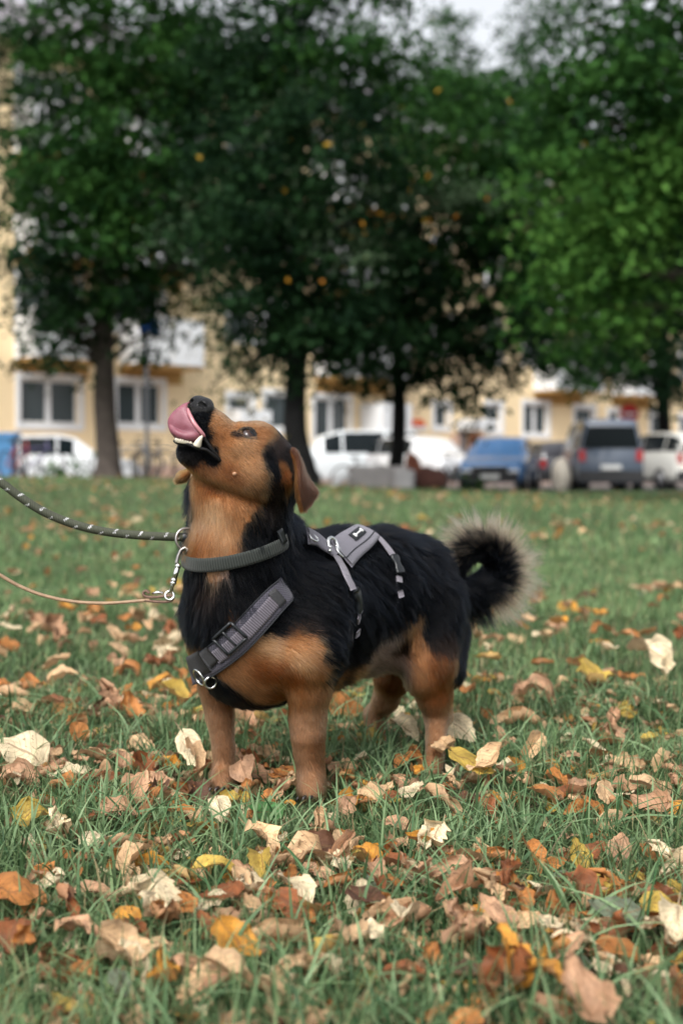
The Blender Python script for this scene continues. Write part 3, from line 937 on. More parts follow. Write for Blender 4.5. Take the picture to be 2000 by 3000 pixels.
def tree(label, px, d, r0, r1, h, bark, blobs, seed, group='trees along the edge of the lawn', lean=0.0, yellow=.0012):
    x = float(W(px, HORIZON, d)[0]); z = float(terr(x, d))
    o = thing('tree', label, 'tree', (x, d, z), 0, group)
    rg = np.random.default_rng(seed)
    zz = np.array([-.1, .0, .12, .35, 1.0, 2.0, 3.2, 4.6, 6.2, h])
    rr_ = np.array([1.75, 1.6, 1.32, 1.12, 1.0, .95, .88, .78, .62, .25]) * r0
    xs = lean * zz + np.cumsum(rg.normal(0, .03, len(zz))) * (zz > .5)
    pts = np.stack([xs, np.cumsum(rg.normal(0, .03, len(zz))) * (zz > .5), zz], -1)
    pc = catmull(pts, 5); rc_ = np.interp(pc[:, 2], zz, rr_)
    m = MB(); m.tube(pc, rc_, 22)
    v = np.array(m.v); c0 = np.stack([np.interp(v[:, 2], pc[:, 2], pc[:, 0]), np.interp(v[:, 2], pc[:, 2], pc[:, 1]), v[:, 2]], -1)
    q = v - c0
    v = c0 + q * (1 + .10 * vnoise(v * np.array([1, 1, .25]), 5.0, seed)[:, None] + .07 * vnoise(v * np.array([1, 1, .15]), 14.0, seed + 3)[:, None])
    m.v = [tuple(a) for a in v]
    link('trunk', m.mesh('trunk', True), bark, o)
    # limbs reach into the crown blobs
    for i, bb in enumerate(blobs):
        c = W(bb[0], bb[1], bb[2]) - np.array(o.location)
        if abs(c[0]) + abs(c[1]) > 6.5: continue
        zs = float(np.clip(c[2] * .75, 2.4, h * .8))
        s_ = np.array([np.interp(zs, pc[:, 2], pc[:, 0]), np.interp(zs, pc[:, 2], pc[:, 1]), zs])
        mid = (s_ + c) / 2 + np.array([0, 0, .35]) + rg.normal(0, .12, 3)
        rb = r0 * .32
        P = catmull(np.array([s_, mid, c]), 6)
        link('limb', MB().tube(P, np.linspace(rb, rb * .25, len(P)), 8).mesh('limb', True), bark, o)
    foliage('crown', blobs, o, seed + 50, yellow=yellow)
    return o
tree('grey barked lime tree, its trunk left of the raised nose of the dog', 318, 30, .225, .2, 11, M_BARK, [
    (150, 760, 29.5, 130, 150, 1.6, 'dark', 2.2), (330, 720, 29, 210, 170, 1.6, 'mid', 2.4), (470, 780, 29, 110, 150, 1.2, 'dark', 1.9), (190, 965, 29, 95, 95, .9, 'dark', 2.0), (160, 1050, 29, 65, 35, .5, 'dark', 1.3), (90, 930, 29.5, 70, 50, .7, 'dark', 1.5),
    (420, 930, 29.5, 60, 110, .9, 'dark', 1.3), (240, 900, 30.5, 120, 80, 1.0, 'dark', 1.4), (480, 985, 29, 35, 25, .4, 'dark', .9),
    (230, 500, 29, 190, 200, 2.0, 'mid', 2.8), (430, 480, 28.5, 210, 220, 1.8, 'mid', 2.8), (600, 560, 28.5, 150, 170, 1.4, 'dark', 2.4), (110, 420, 30, 90, 130, 1.2, 'dark', 1.8),
    (330, 150, 29, 260, 190, 2.2, 'mid', 3.0), (560, 160, 28.5, 210, 210, 1.8, 'mid', 3.0), (50, 70, 29.5, 120, 80, 1.2, 'dark', 2.2), (30, 330, 31, 60, 130, 1.0, 'dark', 1.4), (40, 560, 30, 40, 110, .8, 'dark', .9), (60, 860, 30, 60, 50, .8, 'dark', .9),
    (300, -250, 30, 480, 230, 3.0, 'mid', 1.8), (700, 520, 27.5, 120, 60, .8, 'grey', 1.7), (600, 660, 27.5, 110, 60, .8, 'grey', 1.5), (620, 400, 28, 110, 160, 1.2, 'dark', 2.2), (640, 760, 27.5, 60, 90, .8, 'dark', 1.6), (860, 545, 25.5, 80, 40, .5, 'grey', 1.1)], 401)
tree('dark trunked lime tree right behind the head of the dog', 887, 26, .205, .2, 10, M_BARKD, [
    (860, 900, 26, 190, 130, 1.6, 'dark', 3.0), (1010, 960, 26, 160, 120, 1.4, 'dark', 3.0), (760, 1000, 26, 70, 90, .7, 'dark', 1.6), (960, 1085, 26, 120, 45, .7, 'dark', 1.0), (690, 880, 26, 60, 130, .7, 'dark', 1.7), (740, 1120, 26, 45, 40, .5, 'olive', .9),
    (600, 880, 27, 50, 45, .5, 'olive', .9), (640, 1010, 27, 35, 40, .5, 'olive', .8), (615, 1130, 27, 28, 30, .3, 'olive', .7), (700, 1160, 26.5, 28, 16, .3, 'olive', .6),
    (740, 690, 25.5, 150, 150, 1.3, 'dark', 3.0), (900, 680, 25.5, 210, 180, 1.6, 'dark', 3.2), (960, 430, 25, 210, 180, 1.8, 'dark', 3.2), (780, 430, 25.5, 150, 150, 1.4, 'dark', 2.8), (1000, 150, 25.5, 220, 200, 1.8, 'mid', 3.0), (780, 150, 26, 180, 190, 1.6, 'dark', 3.0),
    (980, 700, 24.5, 120, 50, .6, 'grey', 1.2), (960, 590, 24.5, 110, 45, .5, 'grey', 1.2), (860, 270, 24.8, 110, 60, .6, 'grey', 1.4), (1032, 648, 23.6, 13, 14, .1, 'orange', 1.2), (890, 748, 23.8, 14, 8, .1, 'orange', .6), (850, 735, 23.9, 10, 8, .1, 'orange', .4), (900, -220, 26, 420, 200, 2.4, 'dark', 1.8)], 402)
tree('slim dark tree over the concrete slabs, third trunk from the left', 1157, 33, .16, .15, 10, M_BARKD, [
    (1180, 930, 32.5, 210, 150, 1.7, 'dark', 3.0), (1380, 940, 32, 200, 160, 1.6, 'dark', 3.0), (1350, 1110, 32, 110, 65, .9, 'dark', 1.9), (1385, 1190, 32, 42, 32, .4, 'dark', 1.1), (1200, 1085, 33, 130, 45, .8, 'dark', 1.4), (1080, 1110, 33, 60, 35, .5, 'dark', .9), (1500, 1060, 32, 90, 60, .8, 'dark', 1.4),
    (1250, 700, 32, 230, 180, 1.8, 'dark', 3.0), (1440, 700, 31.5, 150, 170, 1.4, 'mid', 2.8), (1280, 470, 31.5, 200, 160, 1.6, 'mid', 2.4), (1330, 560, 30.5, 140, 70, .8, 'grey', 1.6), (1330, 340, 33, 170, 130, 1.4, 'mid', 2.0), (1450, 480, 32, 130, 130, 1.2, 'mid', 2.2), (1545, 420, 31, 100, 150, 1.0, 'mid', 2.2), (1540, 700, 31, 90, 160, 1.0, 'dark', 2.2), (1545, 930, 31, 80, 110, .9, 'dark', 1.8), (1345, 598, 29.5, 34, 14, .3, 'orange', .35), (1265, 500, 29.5, 16, 24, .3, 'orange', .3)], 403, yellow=.003)
tree('bright green lime tree whose branches hang in from the right', 2330, 20, .22, .2, 9, M_BARK, [
    (1880, 250, 20, 230, 220, 1.5, 'mid', 2.8), (1680, 330, 21, 130, 130, 1.0, 'mid', 2.2), (1620, 190, 21, 80, 70, .6, 'mid', 1.3), (1760, 540, 20.5, 200, 160, 1.2, 'bright', 2.4), (1950, 560, 20, 170, 180, 1.2, 'bright', 2.6), (1660, 740, 21, 130, 130, .9, 'bright', 1.9), (1820, 800, 20.5, 160, 130, 1.0, 'bright', 2.0), (1640, 900, 21.5, 90, 90, .6, 'bright', 1.4),
    (1700, 60, 21, 130, 60, .8, 'mid', 1.4), (1800, 430, 24, 260, 300, 1.2, 'dark', 2.2), (1850, 820, 24, 220, 160, 1.2, 'dark', 1.8), (1950, 40, 20, 180, 110, 1.2, 'mid', 2.2), (1560, 560, 22, 70, 80, .5, 'bright', 1.2), (2100, 300, 20, 200, 400, 1.4, 'bright', 1.6), (1900, -180, 20, 360, 150, 1.5, 'mid', 1.5)], 404)
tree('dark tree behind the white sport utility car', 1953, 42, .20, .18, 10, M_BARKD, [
    (1900, 930, 40, 190, 180, 1.8, 'dark', 3.0), (1790, 1060, 40, 150, 90, 1.2, 'mid', 2.0), (1950, 1110, 40, 90, 70, 1.0, 'dark', 2.0), (1680, 1010, 40, 110, 80, 1.0, 'mid', 1.7), (1950, 700, 41, 200, 200, 2.0, 'dark', 2.6), (1700, 760, 41, 160, 200, 1.6, 'dark', 2.4), (1610, 1050, 40, 60, 50, .6, 'mid', 1.0)], 405)
tree('tall pale tree far behind, thin against the sky', 1330, 62, .2, .2, 12, M_BARKD, [
    (1310, 140, 58, 90, 130, 2.0, 'mid', 1.3), (1420, 260, 58, 110, 80, 2.0, 'grey', 1.3), (1560, 130, 58, 90, 120, 2.0, 'mid', 1.4), (1500, 320, 57, 220, 130, 2.4, 'mid', 2.6), (1250, 330, 57, 120, 180, 2.0, 'mid', 2.4), (1640, 20, 58, 120, 60, 2.0, 'grey', 1.0)], 406)
# bush by the left trunk
bo = thing('bush', 'low green bush left of the grey barked trunk', 'bush', at3(172, 31.5, float(terr(W(172, 1392, 31.5)[0], 31.5))))
foliage('foliage', [(170, 1372, 31.5, 45, 26, .35, 'bright', 3.0), (205, 1385, 31.3, 25, 16, .25, 'mid', 3.0), (135, 1388, 31.4, 22, 14, .25, 'mid', 3.0)], bo, 470)
link('stem', MB().tube([(0, 0, 0), (.05, 0, .2), (.12, 0, .4)], .02, 6).tube([(0, 0, 0), (-.1, 0, .2), (-.2, 0, .35)], .02, 6).mesh('stem', True), M_BARK, bo)
foliage('foliage', [(1400, 1408, 36.5, 26, 16, .3, 'bright', 2.0)], thing('bush', 'small green bush behind the grey bicycle', 'bush', at3(1400, 36.5)), 471)
# ------------------------------------------------------------------ the dog
_fa = nrm(np.array([-0.62, -0.785, 0.0]))
_la = np.array([-_fa[1], _fa[0], 0.0])            # dog's left: right and towards the camera
DOG_O = np.array([0.0, 2.10, 0.0])
def B(a, b, z):
    return DOG_O + a * _fa + b * _la + np.array([0, 0, z])
def toB(p):
    q = np.asarray(p) - DOG_O
    return np.stack([q @ _fa, q @ _la, q[..., 2]], -1)
LAT = _la

S = SDF((-0.30, 1.72, -0.02), (0.32, 2.48, 0.60), 0.0025)
# trunk
S.cone(B(.150, 0, .232), B(.060, 0, .238), .100, .102, .03, (LAT, 1.28))
S.cone(B(.060, 0, .238), B(-.060, 0, .246), .102, .098, .03, (LAT, 1.18))
S.cone(B(-.060, 0, .246), B(-.165, 0, .262), .096, .082, .03, (LAT, 1.08))
# withers / back line
S.chain([(B(.13, 0, .295), .050), (B(.02, 0, .305), .046), (B(-.10, 0, .302), .044), (B(-.18, 0, .288), .044)], .03)
# chest and neck column
S.cone(W(735, 1905, 1.955), W(722, 1800, 1.95), pxm(166, 1.95), pxm(168, 1.95), .03)
S.cone(W(722, 1800, 1.95), W(700, 1620, 1.935), pxm(168, 1.95), pxm(146, 1.93), .03)
S.cone(W(700, 1620, 1.935), W(712, 1470, 1.925), pxm(148, 1.93), pxm(134, 1.92), .02)
S.cone(W(800, 1570, 1.98), W(860, 1660, 2.02), pxm(78, 1.96), pxm(96, 1.96), .03)
S.cone(W(712, 1470, 1.925), W(765, 1380, 1.925), pxm(128, 1.92), pxm(92, 1.92), .02)
# near shoulder, upper arm
S.cone(W(930, 1760, 1.96), W(905, 1920, 1.905), pxm(105, 1.95), pxm(95, 1.93), .03)
NF = [(W(905, 1920, 1.905), pxm(92, 1.93)), (W(905, 2010, 1.915), pxm(62, 1.93)), (W(901, 2105, 1.925), pxm(48, 1.93)), (W(902, 2155, 1.924), pxm(43, 1.93)),
      (W(905, 2205, 1.93), pxm(38, 1.93)), (W(911, 2270, 1.93), pxm(35, 1.93)), (W(912, 2312, 1.920), pxm(40, 1.93))]
S.chain(NF, .010)
for tx, td in ((884, 1.922), (901, 1.905), (920, 1.903), (937, 1.915)):
    S.cone(W(912 + (tx - 912) * .6, 2312, 1.925), W(tx, 2332, td), pxm(18, 1.92), pxm(13, 1.92), .004)
# far front leg
FF = [(W(622, 1890, 2.0), pxm(72, 1.99)), (W(632, 2000, 1.995), pxm(52, 1.99)), (W(645, 2100, 2.0), pxm(38, 2.0)),
      (W(655, 2190, 2.0), pxm(29, 2.0)), (W(656, 2250, 2.0), pxm(29, 2.0)), (W(652, 2284, 1.985), pxm(36, 2.0))]
S.chain(FF, .005)
for tx, td in ((628, 1.985), (645, 1.968), (664, 1.965), (682, 1.978)):
    S.cone(W(654 + (tx - 654) * .6, 2288, 1.99), W(tx, 2306, td), pxm(16, 2), pxm(12, 2), .004)
# near hind leg
S.cone(W(1262, 1780, 2.18), W(1262, 1950, 2.135), pxm(100, 2.15), pxm(74, 2.15), .03)
S.cone(W(1300, 1850, 2.22), W(1303, 1960, 2.17), pxm(72, 2.2), pxm(56, 2.2), .02)
S.cone(W(1222, 1910, 2.135), W(1236, 2000, 2.125), pxm(48, 2.1), pxm(34, 2.1), .03)
S.chain([(W(1262, 1950, 2.135), pxm(72, 2.15)), (W(1272, 2040, 2.145), pxm(50, 2.15)), (W(1280, 2100, 2.155), pxm(35, 2.15)),
         (W(1276, 2165, 2.135), pxm(25, 2.13)), (W(1271, 2228, 2.12), pxm(25, 2.13)), (W(1265, 2252, 2.105), pxm(28, 2.13))], .006)
S.cone(W(1262, 1985, 2.15), W(1304, 2100, 2.168), pxm(38, 2.15), pxm(21, 2.15), .012)
for tx, td in ((1242, 2.10), (1254, 2.085), (1270, 2.083), (1284, 2.095)):
    S.cone(W(1265 + (tx - 1265) * .6, 2250, 2.10), W(tx, 2268, td), pxm(14, 2.1), pxm(11, 2.1), .004)
# far hind leg
S.chain([(W(1180, 1900, 2.27), pxm(92, 2.27)), (W(1150, 1985, 2.27), pxm(48, 2.27)), (W(1130, 2050, 2.30), pxm(32, 2.3)),
         (W(1098, 2095, 2.33), pxm(27, 2.3)), (W(1106, 2140, 2.32), pxm(24, 2.3)), (W(1110, 2172, 2.31), pxm(24, 2.3))], .014)
for tx, td in ((1090, 2.30), (1103, 2.285), (1118, 2.285), (1131, 2.298)):
    S.cone(W(1110 + (tx - 1110) * .6, 2170, 2.30), W(tx, 2182, td), pxm(13, 2.3), pxm(10, 2.3), .004)
# belly fold towards the near stifle
S.cone(W(1085, 1900, 2.13), W(1190, 1880, 2.15), pxm(60, 2.1), pxm(50, 2.1), .03)
# tail curled over the back
TAIL = [(1285, 1735, 2.28, 46), (1340, 1742, 2.31, 46), (1395, 1738, 2.33, 44), (1442, 1712, 2.335, 42), (1462, 1672, 2.335, 40),
        (1456, 1634, 2.33, 36), (1428, 1606, 2.325, 32), (1394, 1600, 2.32, 30), (1362, 1614, 2.315, 27), (1345, 1645, 2.31, 25), (1338, 1672, 2.31, 20)]
TAIL = TAIL[:2] + [(1402 + (x - 1402) * .95, 1668 + (y - 1668) * .93, d, r) for x, y, d, r in TAIL[2:]]
TAILP = np.array([W(x, y, d) for x, y, d, r in TAIL])
S.chain([(W(x, y, d), pxm(r, d)) for x, y, d, r in TAIL], .004)

# head: frame h forward, u up, s left
HH = nrm(np.array([-0.68, -0.37, 0.63])); HU = np.array([0.53, 0.34, 0.77]); HU = nrm(HU - np.dot(HU, HH) * HH); HS = np.cross(HU, HH)
S.cone(W(778, 1368, 1.925), W(742, 1325, 1.905), pxm(88, 1.92), pxm(84, 1.9), .02)
S.cone(W(790, 1400, 1.91), W(730, 1400, 1.885), pxm(78, 1.9), pxm(72, 1.9), .02)
S.cone(W(742, 1325, 1.905), W(680, 1308, 1.89), pxm(82, 1.9), pxm(54, 1.9), .014)
S.chain([(W(674, 1302, 1.885), pxm(54, 1.9)), (W(628, 1251, 1.875), pxm(38, 1.88)), (W(592, 1214, 1.868), pxm(33, 1.87))], .010)
S.cone(W(655, 1291, 1.872), W(598, 1236, 1.864), pxm(44, 1.87), pxm(36, 1.87), .010)
S.cone(W(652, 1318, 1.868), W(612, 1262, 1.860), pxm(30, 1.87), pxm(26, 1.87), .008)
# lower jaw, throat
S.chain([(W(720, 1420, 1.905), pxm(84, 1.9)), (W(640, 1372, 1.885), pxm(58, 1.88)), (W(562, 1325, 1.872), pxm(42, 1.87))], .016)
S.cone(W(648, 1440, 1.915), W(700, 1450, 1.92), pxm(86, 1.9), pxm(100, 1.9), .02)
S.cone(W(700, 1375, 1.872), W(752, 1390, 1.868), pxm(40, 1.9), pxm(44, 1.9), .03)
# brow ridges and cheek bone
S.cone(W(708, 1256, 1.876), W(748, 1262, 1.885), pxm(18, 1.88), pxm(17, 1.88), .010)
S.cone(W(700, 1308, 1.86), W(768, 1318, 1.868), pxm(20, 1.88), pxm(20, 1.88), .02)
# mouth gap
S.cone(W(528, 1286, 1.855), W(600, 1296, 1.84), pxm(13, 1.87), pxm(12, 1.87), .006, None, True)
S.cone(W(600, 1296, 1.842), W(640, 1338, 1.842), pxm(9, 1.87), pxm(5, 1.87), .006, None, True)
# crease where the jaw meets the throat, hollow below the cheek
for q0, q1 in (((572, 1404), (640, 1438)), ((640, 1438), (712, 1462)), ((712, 1462), (775, 1478))):
    a_, b_ = (W(q[0], q[1], 1.82) for q in (q0, q1))
    a_ = S.snap(S.ray(*q0)[None], .0035)[0]; b_ = S.snap(S.ray(*q1)[None], .0035)[0]
    S.cone(a_, b_, .0065, .0065, .009, None, True)
# ear base and concha
S.cone(W(838, 1342, 1.905), W(842, 1400, 1.893), pxm(26, 1.9), pxm(30, 1.9), .008)
# eye socket
EYE_C = W(728, 1276, 1.873)
S.blur(2)

if True:
    # seat the eye on the surface in front of the brow
    _e = S.ray(727, 1271)
    EYE_N = nrm(S.grad(_e) + 0.35 * np.array([-0.3, -0.5, 0.9]))
    EYE_C = _e - 0.0085 * S.grad(_e)
    for t in np.linspace(-1, 1, 5):
        q = _e + HH * t * 0.0088
        S.cone(q, q + 1e-4, 0.0066 - 0.0026 * abs(t), 0.0066 - 0.0026 * abs(t), .002, None, True)

DV, DF = S.mesh()
# ------------------------------------------------------------------ dog, collar, harness: objects
DOG = thing('dog', 'small black and tan dog looking up and licking its nose', 'dog', (float(DOG_O[0]), float(DOG_O[1]), 0))
def dchild(name, me, mat, label=None, parent=None, kind=None):
    o = link(name, me, mat, parent or DOG, label=label, kind=kind)
    if (parent or DOG) is DOG:
        o.location = (-DOG.location[0], -DOG.location[1], 0)
    return o
def grp(root, name, me, mat, label=None, parent=None, kind=None):
    o = link(name, me, mat, parent or root, label=label, kind=kind)
    if parent is None:
        o.location = tuple(-c for c in root.location)
    return o

TAN, ORA, CRE = (.315, .158, .075), (.235, .088, .028), (.45, .275, .155)
LEG = (.30, .165, .092)
BLK, DRK, GRY, RST = (.0018, .0028, .0046), (.026, .016, .012), (.27, .20, .18), (.15, .06, .022)
SEEDS = [
 # head
 (588,1238,BLK),(598,1262,BLK),(606,1284,BLK),(622,1316,BLK),(578,1218,BLK),(600,1215,BLK),
 (634,1228,TAN),(655,1250,TAN),(628,1262,ORA),(634,1290,TAN),(660,1318,TAN),(675,1290,ORA),(690,1255,TAN),(650,1345,TAN),
 (530,1308,BLK),(555,1318,BLK),(585,1324,BLK),(615,1334,BLK),(634,1346,BLK),(540,1335,BLK),(580,1343,BLK),(610,1352,BLK),(522,1330,BLK),(560,1354,DRK),(600,1362,RST),(530,1370,ORA),(570,1378,ORA),(615,1380,TAN),(650,1375,ORA),
 (715,1245,TAN),(745,1245,TAN),(700,1310,CRE),(720,1340,TAN),(750,1350,TAN),(755,1305,ORA),(690,1340,TAN),(770,1268,ORA),(785,1280,RST),(800,1296,DRK),
 (785,1325,BLK),(795,1350,BLK),(803,1380,BLK),(800,1412,BLK),(815,1440,BLK),(806,1458,DRK),(825,1325,BLK),(815,1305,DRK),(800,1435,DRK),
 (740,1400,TAN),(770,1395,TAN),(772,1425,TAN),(690,1390,ORA),(650,1405,TAN),(700,1430,TAN),(735,1450,TAN),(760,1465,RST),(745,1375,TAN),(684,1268,DRK),(676,1262,RST),(757,1292,RST),(748,1300,RST),(715,1300,CRE),(735,1315,CRE),(705,1325,TAN),(650,1412,ORA),(600,1408,RST),(690,1452,ORA),(665,1275,ORA),(645,1240,TAN),(720,1365,CRE),(755,1405,CRE),(700,1405,RST),(675,1395,RST),
 (838,1392,ORA),(828,1368,ORA),(846,1418,ORA),(850,1345,BLK),(856,1372,DRK),(862,1405,BLK),(862,1430,BLK),(840,1330,BLK),
 # throat
 (600,1425,ORA),(585,1450,ORA),(572,1490,TAN),(568,1545,TAN),(605,1500,CRE),(640,1520,CRE),(660,1570,CRE),(620,1575,TAN),(680,1540,TAN),(715,1500,TAN),(690,1465,TAN),(600,1605,ORA),(565,1612,ORA),(650,1610,TAN),(685,1600,TAN),(735,1485,TAN),
 (540,1470,BLK),(538,1510,BLK),(537,1545,BLK),(765,1510,BLK),(795,1485,BLK),(830,1500,BLK),(745,1560,BLK),(728,1600,BLK),(780,1560,BLK),(840,1530,BLK),(870,1580,BLK),(780,1480,DRK),
 # below the collar
 (550,1670,BLK),(622,1668,CRE),(624,1692,TAN),(612,1722,DRK),(650,1680,GRY),(690,1680,BLK),(720,1660,BLK),(590,1690,BLK),(560,1740,BLK),(660,1720,BLK),(620,1770,BLK),(700,1720,BLK),(545,1800,BLK),
 (600,1830,BLK),(655,1800,BLK),(680,1810,RST),(630,1850,BLK),(560,1860,BLK),(700,1780,BLK),(760,1720,BLK),(570,1890,RST),(545,1900,ORA),
 (800,1780,BLK),(850,1770,BLK),(775,1825,BLK),(720,1878,TAN),(790,1888,CRE),(850,1880,TAN),(905,1885,TAN),(930,1915,TAN),(880,1800,BLK),(895,1835,DRK),(860,1845,RST),(930,1820,BLK),(968,1880,BLK),(968,1930,BLK),
 (995,1950,BLK),(950,1955,TAN),(985,1985,RST),(1010,1990,DRK),(835,1825,BLK),
 (640,1962,TAN),(700,1930,TAN),(760,1960,ORA),(700,2000,TAN),(760,2030,TAN),(820,2040,ORA),(850,1980,ORA),(890,1935,CRE),
 (622,1985,BLK),(655,2022,BLK),(690,2056,BLK),(745,2080,BLK),(790,2090,BLK),(560,1950,TAN),(585,1985,ORA),
 (600,2030,LEG),(640,2100,LEG),(672,2060,RST),(655,2200,LEG),(655,2280,LEG),(880,2050,TAN),(900,2110,LEG),(900,2200,LEG),(912,2300,LEG),(940,2060,LEG),(925,2130,LEG),(945,2180,RST),  # RST among the leg browns is inner-leg shade put into the coat
 # back and sides
 (950,1600,BLK),(1050,1570,BLK),(1200,1580,BLK),(1300,1680,BLK),(900,1650,BLK),(950,1750,BLK),(1050,1700,BLK),(1150,1700,BLK),(1250,1750,BLK),(1330,1800,BLK),(1000,1850,BLK),(1080,1820,BLK),(1150,1790,BLK),(1200,1770,BLK),(1350,1880,BLK),(1010,1930,BLK),(1050,1895,BLK),
 (1212,1838,TAN),(1225,1900,TAN),(1222,1960,TAN),(1270,1860,BLK),(1288,1890,DRK),(1285,1935,RST),(1310,1965,RST),(1352,1930,BLK),(1345,1975,BLK),(1325,2015,RST),
 (1137,1885,GRY),(1092,1930,GRY),(1045,1970,TAN),(1160,1930,GRY),(1182,1895,DRK),(1110,1965,GRY),(1170,1960,GRY),
 (1240,2030,TAN),(1285,2030,ORA),(1275,2100,LEG),(1275,2200,LEG),(1150,2005,RST),(1130,2060,LEG),(1110,2130,LEG),(1340,1640,BLK),
]
# fur direction: px, py, dx, dy, length in mm, lift
FLOW = [
 (600,1230,.7,.5,3,.1),(650,1250,.8,.5,3,.1),(700,1300,.8,.6,5,.1),(745,1250,.8,.4,5,.1),(790,1290,.8,.6,7,.12),(560,1340,.6,.7,4,.15),(620,1370,.8,.6,6,.12),
 (740,1400,.7,.7,8,.12),(780,1440,.5,.85,13,.2),(820,1460,.3,.95,15,.25),(700,1440,.5,.85,8,.12),(620,1450,.1,1,8,.12),(600,1540,-.2,1,11,.18),(660,1520,.1,1,10,.15),(700,1560,.35,.95,13,.2),(640,1600,.0,1,12,.18),
 (780,1540,.3,1,20,.25),(850,1540,.45,.9,22,.35),(545,1500,-.25,.95,17,.5),(538,1570,-.15,1,16,.45),(830,1380,.2,1,6,.1),
 (620,1700,.05,1,24,.2),(570,1720,-.15,1,24,.25),(700,1720,.35,.95,24,.2),(600,1830,.05,1,22,.2),(690,1800,.4,.9,20,.2),(545,1880,.0,1,14,.25),
 (780,1790,.8,.6,18,.18),(860,1790,.9,.4,20,.18),(800,1890,.95,.25,13,.12),(900,1880,.9,.4,15,.15),(700,1950,.8,.6,10,.12),(760,2040,.7,.7,11,.15),(800,2090,.6,.8,14,.2),(670,2040,.6,.8,12,.25),
 (560,1950,.1,1,7,.1),(900,1990,.2,1,9,.12),(900,2120,.05,1,5,.1),(650,2100,.05,1,5,.1),(960,1960,.8,.6,16,.2),
 (950,1600,.95,.25,20,.2),(1050,1570,1,.1,22,.22),(1200,1580,1,.25,22,.2),(1290,1660,.7,.7,22,.2),(950,1720,.75,.65,22,.15),(1050,1720,.7,.7,24,.15),(1150,1750,.6,.8,24,.15),(1000,1860,.6,.8,22,.15),(1080,1850,.5,.85,22,.15),
 (1330,1800,.2,1,18,.15),(1360,1920,-.1,1,14,.2),(1010,1970,.7,.6,20,.2),(1100,1930,.75,.55,16,.2),(1170,1940,.6,.8,14,.2),(1220,1880,.1,1,12,.12),(1290,1920,.1,1,13,.15),(1280,2050,.05,1,7,.1),(1275,2150,0,1,5,.1),(1130,2060,-.1,1,7,.1),
]
def _mirror(p):
    q = toB(p)
    return DOG_O + q[..., 0:1] * _fa + (-q[..., 1:2]) * _la + q[..., 2:3] * np.array([0, 0, 1.0])
_sp, _sc = [], []
for x, y, c in SEEDS:
    p = S.ray(x, y); _sp.append(p); _sc.append(c)
    if y > 1640 and x > 900:
        _sp.append(_mirror(p[None])[0]); _sc.append(c)
_sp = np.array(_sp); _sc = np.array(_sc); _sdark = _sc[:, 0] < .05
def coat(P):
    out = np.empty((len(P), 3), np.float32)
    for i in range(0, len(P), 20000):
        q = P[i:i + 20000]
        d = ((q[:, None, :] - _sp[None]) ** 2).sum(-1)
        dark = _sdark[d.argmin(1)]
        w = np.exp(-(d - d.min(1, keepdims=True)) / (2 * .0105 ** 2)) * (_sdark[None] == dark[:, None])
        out[i:i + 20000] = (w @ _sc) / w.sum(1, keepdims=True)
    return out
_eps = 0.002
_fp, _fd, _fl, _ff = [], [], [], []
for x, y, dx, dy, L, lift in FLOW:
    p = S.ray(x, y); n = S.grad(p)
    v = np.array([dx, 0, -dy]); v = v - np.dot(v, n) * n; v = nrm(v)
    _fp.append(p); _fd.append(v); _fl.append(L * .001); _ff.append(lift)
    if y > 1640 and x > 900:
        m = _mirror(p[None])[0]
        vb = np.array([np.dot(v, _fa), -np.dot(v, _la), v[2]])
        _fp.append(m); _fd.append(vb[0] * _fa + vb[1] * _la + np.array([0, 0, vb[2]])); _fl.append(L * .001); _ff.append(lift)
_fp, _fd, _fl, _ff = map(np.array, (_fp, _fd, _fl, _ff))
def flow(P):
    D = np.empty((len(P), 3)); L = np.empty(len(P)); F = np.empty(len(P))
    for i in range(0, len(P), 20000):
        q = P[i:i + 20000]
        d = ((q[:, None, :] - _fp[None]) ** 2).sum(-1)
        w = 1.0 / (d + 0.012 ** 2) ** 2
        w /= w.sum(1, keepdims=True)
        D[i:i + 20000] = w @ _fd; L[i:i + 20000] = w @ _fl; F[i:i + 20000] = w @ _ff
    return D, L, F
TAIL_C = W(1403, 1662, 2.325)
_tseg = np.concatenate([TAILP[:-1] * (1 - t) + TAILP[1:] * t for t in (0, .25, .5, .75)])
_ttan = np.concatenate([nrm(TAILP[1:] - TAILP[:-1])] * 4)
_tpar = np.concatenate([(np.arange(len(TAILP) - 1) + t) / (len(TAILP) - 1) for t in (0, .25, .5, .75)])
def tail_of(P):
    d = np.sqrt(((P[:, None, :] - _tseg[None]) ** 2).sum(-1))
    j = d.argmin(1)
    return (d.min(1) < 0.03) & (_tpar[j] > 0.07), _tseg[j], _ttan[j], _tpar[j]

